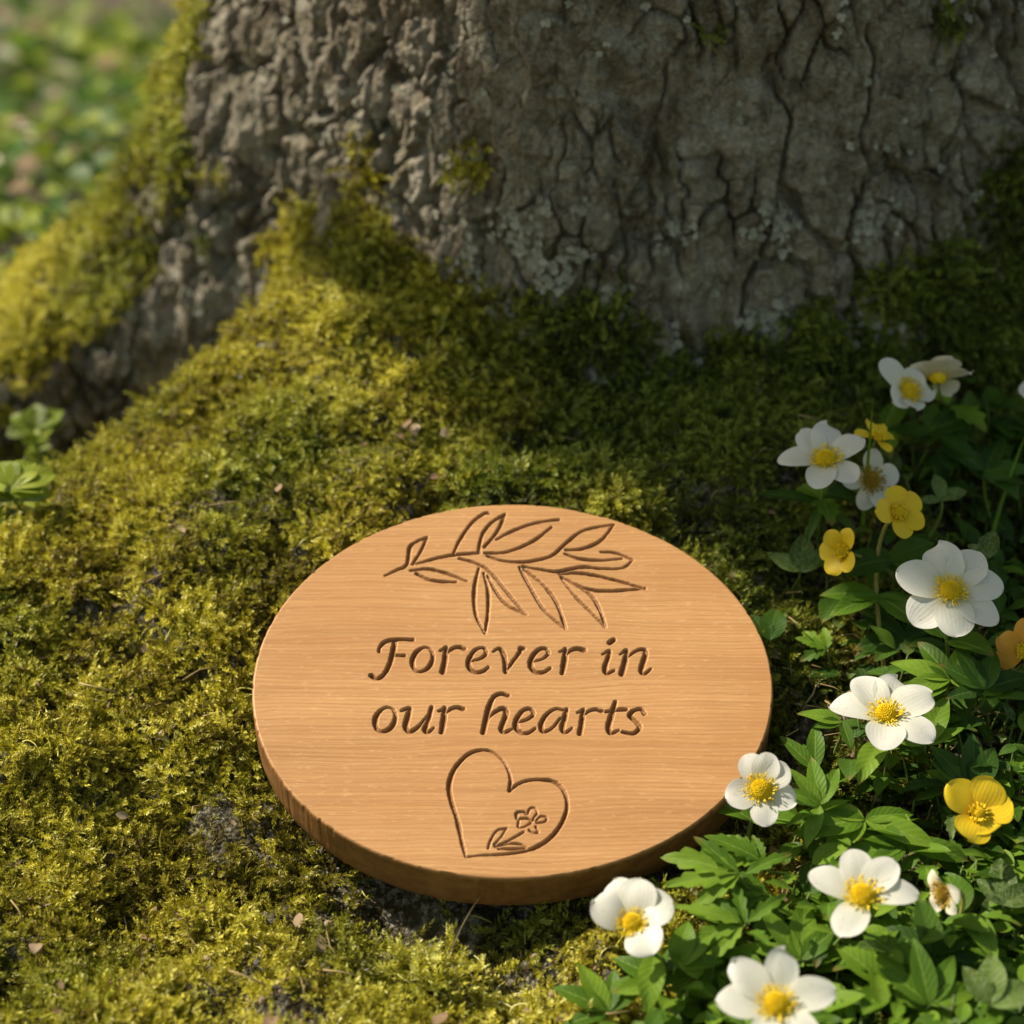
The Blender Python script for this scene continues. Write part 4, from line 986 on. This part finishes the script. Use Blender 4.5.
# plants in the hollow on the left
sprig(36, 428, .058, [(80, .8), (40, 1.), (150, 1.), (100, .9), (0, .8), (200, .9), (60, .7), (125, .8), (20, .7), (250, .7)], 'blurred fresh green plant at the left edge in the hollow between two roots', 61, L=.026, ratio=.5, pairs=4, mat='yleaf', group=None, kind='young_plant', shape=.9)
sprig(12, 486, .038, [(60, 1.), (20, 1.2), (120, 1.), (-30, .9)], 'blurred broad-leaved plant cut by the left edge below the fresh green one', 62, L=.025, ratio=.52, pairs=3, mat='yleaf', group=None, kind='young_plant', shape=.9)

def undergrowth():
    r = random.Random(91); b = MB(); k = 0
    while k < 3200:
        y = .62 + 3.2 * r.random() ** 1.5; x = -.15 - (y + 1.1) * r.uniform(.0, .32)
        if y < .75 and x > -.22: continue
        z = hz(x, y); S = 1 + .35 * (y - .6)
        p = Vector((x, y, z + r.uniform(.0, .07) * S)); a = r.uniform(0, 6.28); d = Vector((math.cos(a), math.sin(a), r.uniform(-.3, .8)))
        L = r.uniform(.020, .045) * S * .75; q = r.random()
        clump = float(fbm(np.array([[x / .13, y / .2, 0]]), 2, 151)[0])
        mt = 0 if clump > .18 else (1 if clump > -.8 else 2)
        if q < .02: mt = 3
        if q > .955: mt = 2
        V, F, T, W = leaf_geo(p, d, Vector((r.gauss(0, .4), r.gauss(0, .4), 1)), L, L * r.uniform(.3, .48), r, droop=r.uniform(0, 1), nu=7, nv=4); b.add(V, F, mt, t=T, w=W, rv=r.random()); k += 1
    o = b.build('undergrowth', [M['yleaf'], M['dleaf'], M['dry'], M['cream']]); tag(o, 'blurred woodland undergrowth beyond the left root', 'undergrowth', kind='stuff')
undergrowth()

# ------------------------------------------------------------------ light, camera
shade_bough()
w = bpy.data.worlds.new('World'); SC.world = w; w.use_nodes = True; nt = w.node_tree; nt.nodes.clear()
sky = nt.nodes.new('ShaderNodeTexSky'); sky.sky_type = 'NISHITA'; sky.sun_disc = False; sky.sun_elevation = SUN_E
sky.sun_rotation = math.atan2(Ld.x, Ld.y)
bg = nt.nodes.new('ShaderNodeBackground'); bg.inputs['Strength'].default_value = .125
wo = nt.nodes.new('ShaderNodeOutputWorld'); mm = nt.nodes.new('ShaderNodeMix'); mm.data_type = 'RGBA'; mm.blend_type = 'MULTIPLY'; mm.inputs[0].default_value = 1; mm.inputs[7].default_value = (1., .87, .60, 1)   # sky seen through spring leaves
nt.links.new(sky.outputs[0], mm.inputs[6]); nt.links.new(mm.outputs[2], bg.inputs[0]); nt.links.new(bg.outputs[0], wo.inputs[0])
sl = bpy.data.lights.new('sun', 'SUN'); sl.energy = 5.; sl.angle = R_(.5); sl.color = (1., .90, .74)
so = bpy.data.objects.new('sun', sl); COL.objects.link(so); so.rotation_euler = Ld.to_track_quat('Z', 'Y').to_euler(); so.location = (-3, 1, 3)

cd = bpy.data.cameras.new('camera'); cd.lens = 85; cd.sensor_width = 36; cd.clip_start = .05; cd.clip_end = 500
cd.dof.use_dof = True; cd.dof.focus_distance = 1.190; cd.dof.aperture_fstop = 5.6; cd.dof.aperture_blades = 0
co = bpy.data.objects.new('camera', cd); COL.objects.link(co); co.location = CAM; co.rotation_euler = (math.pi / 2 - PITCH, 0, 0)
SC.camera = co
SC.view_settings.view_transform = 'Standard'; SC.view_settings.look = 'None'; SC.view_settings.gamma = 1.; SC.view_settings.exposure = .63
SC.cycles.max_bounces = 8; SC.cycles.diffuse_bounces = 3; SC.cycles.transmission_bounces = 4; SC.cycles.use_denoising = True
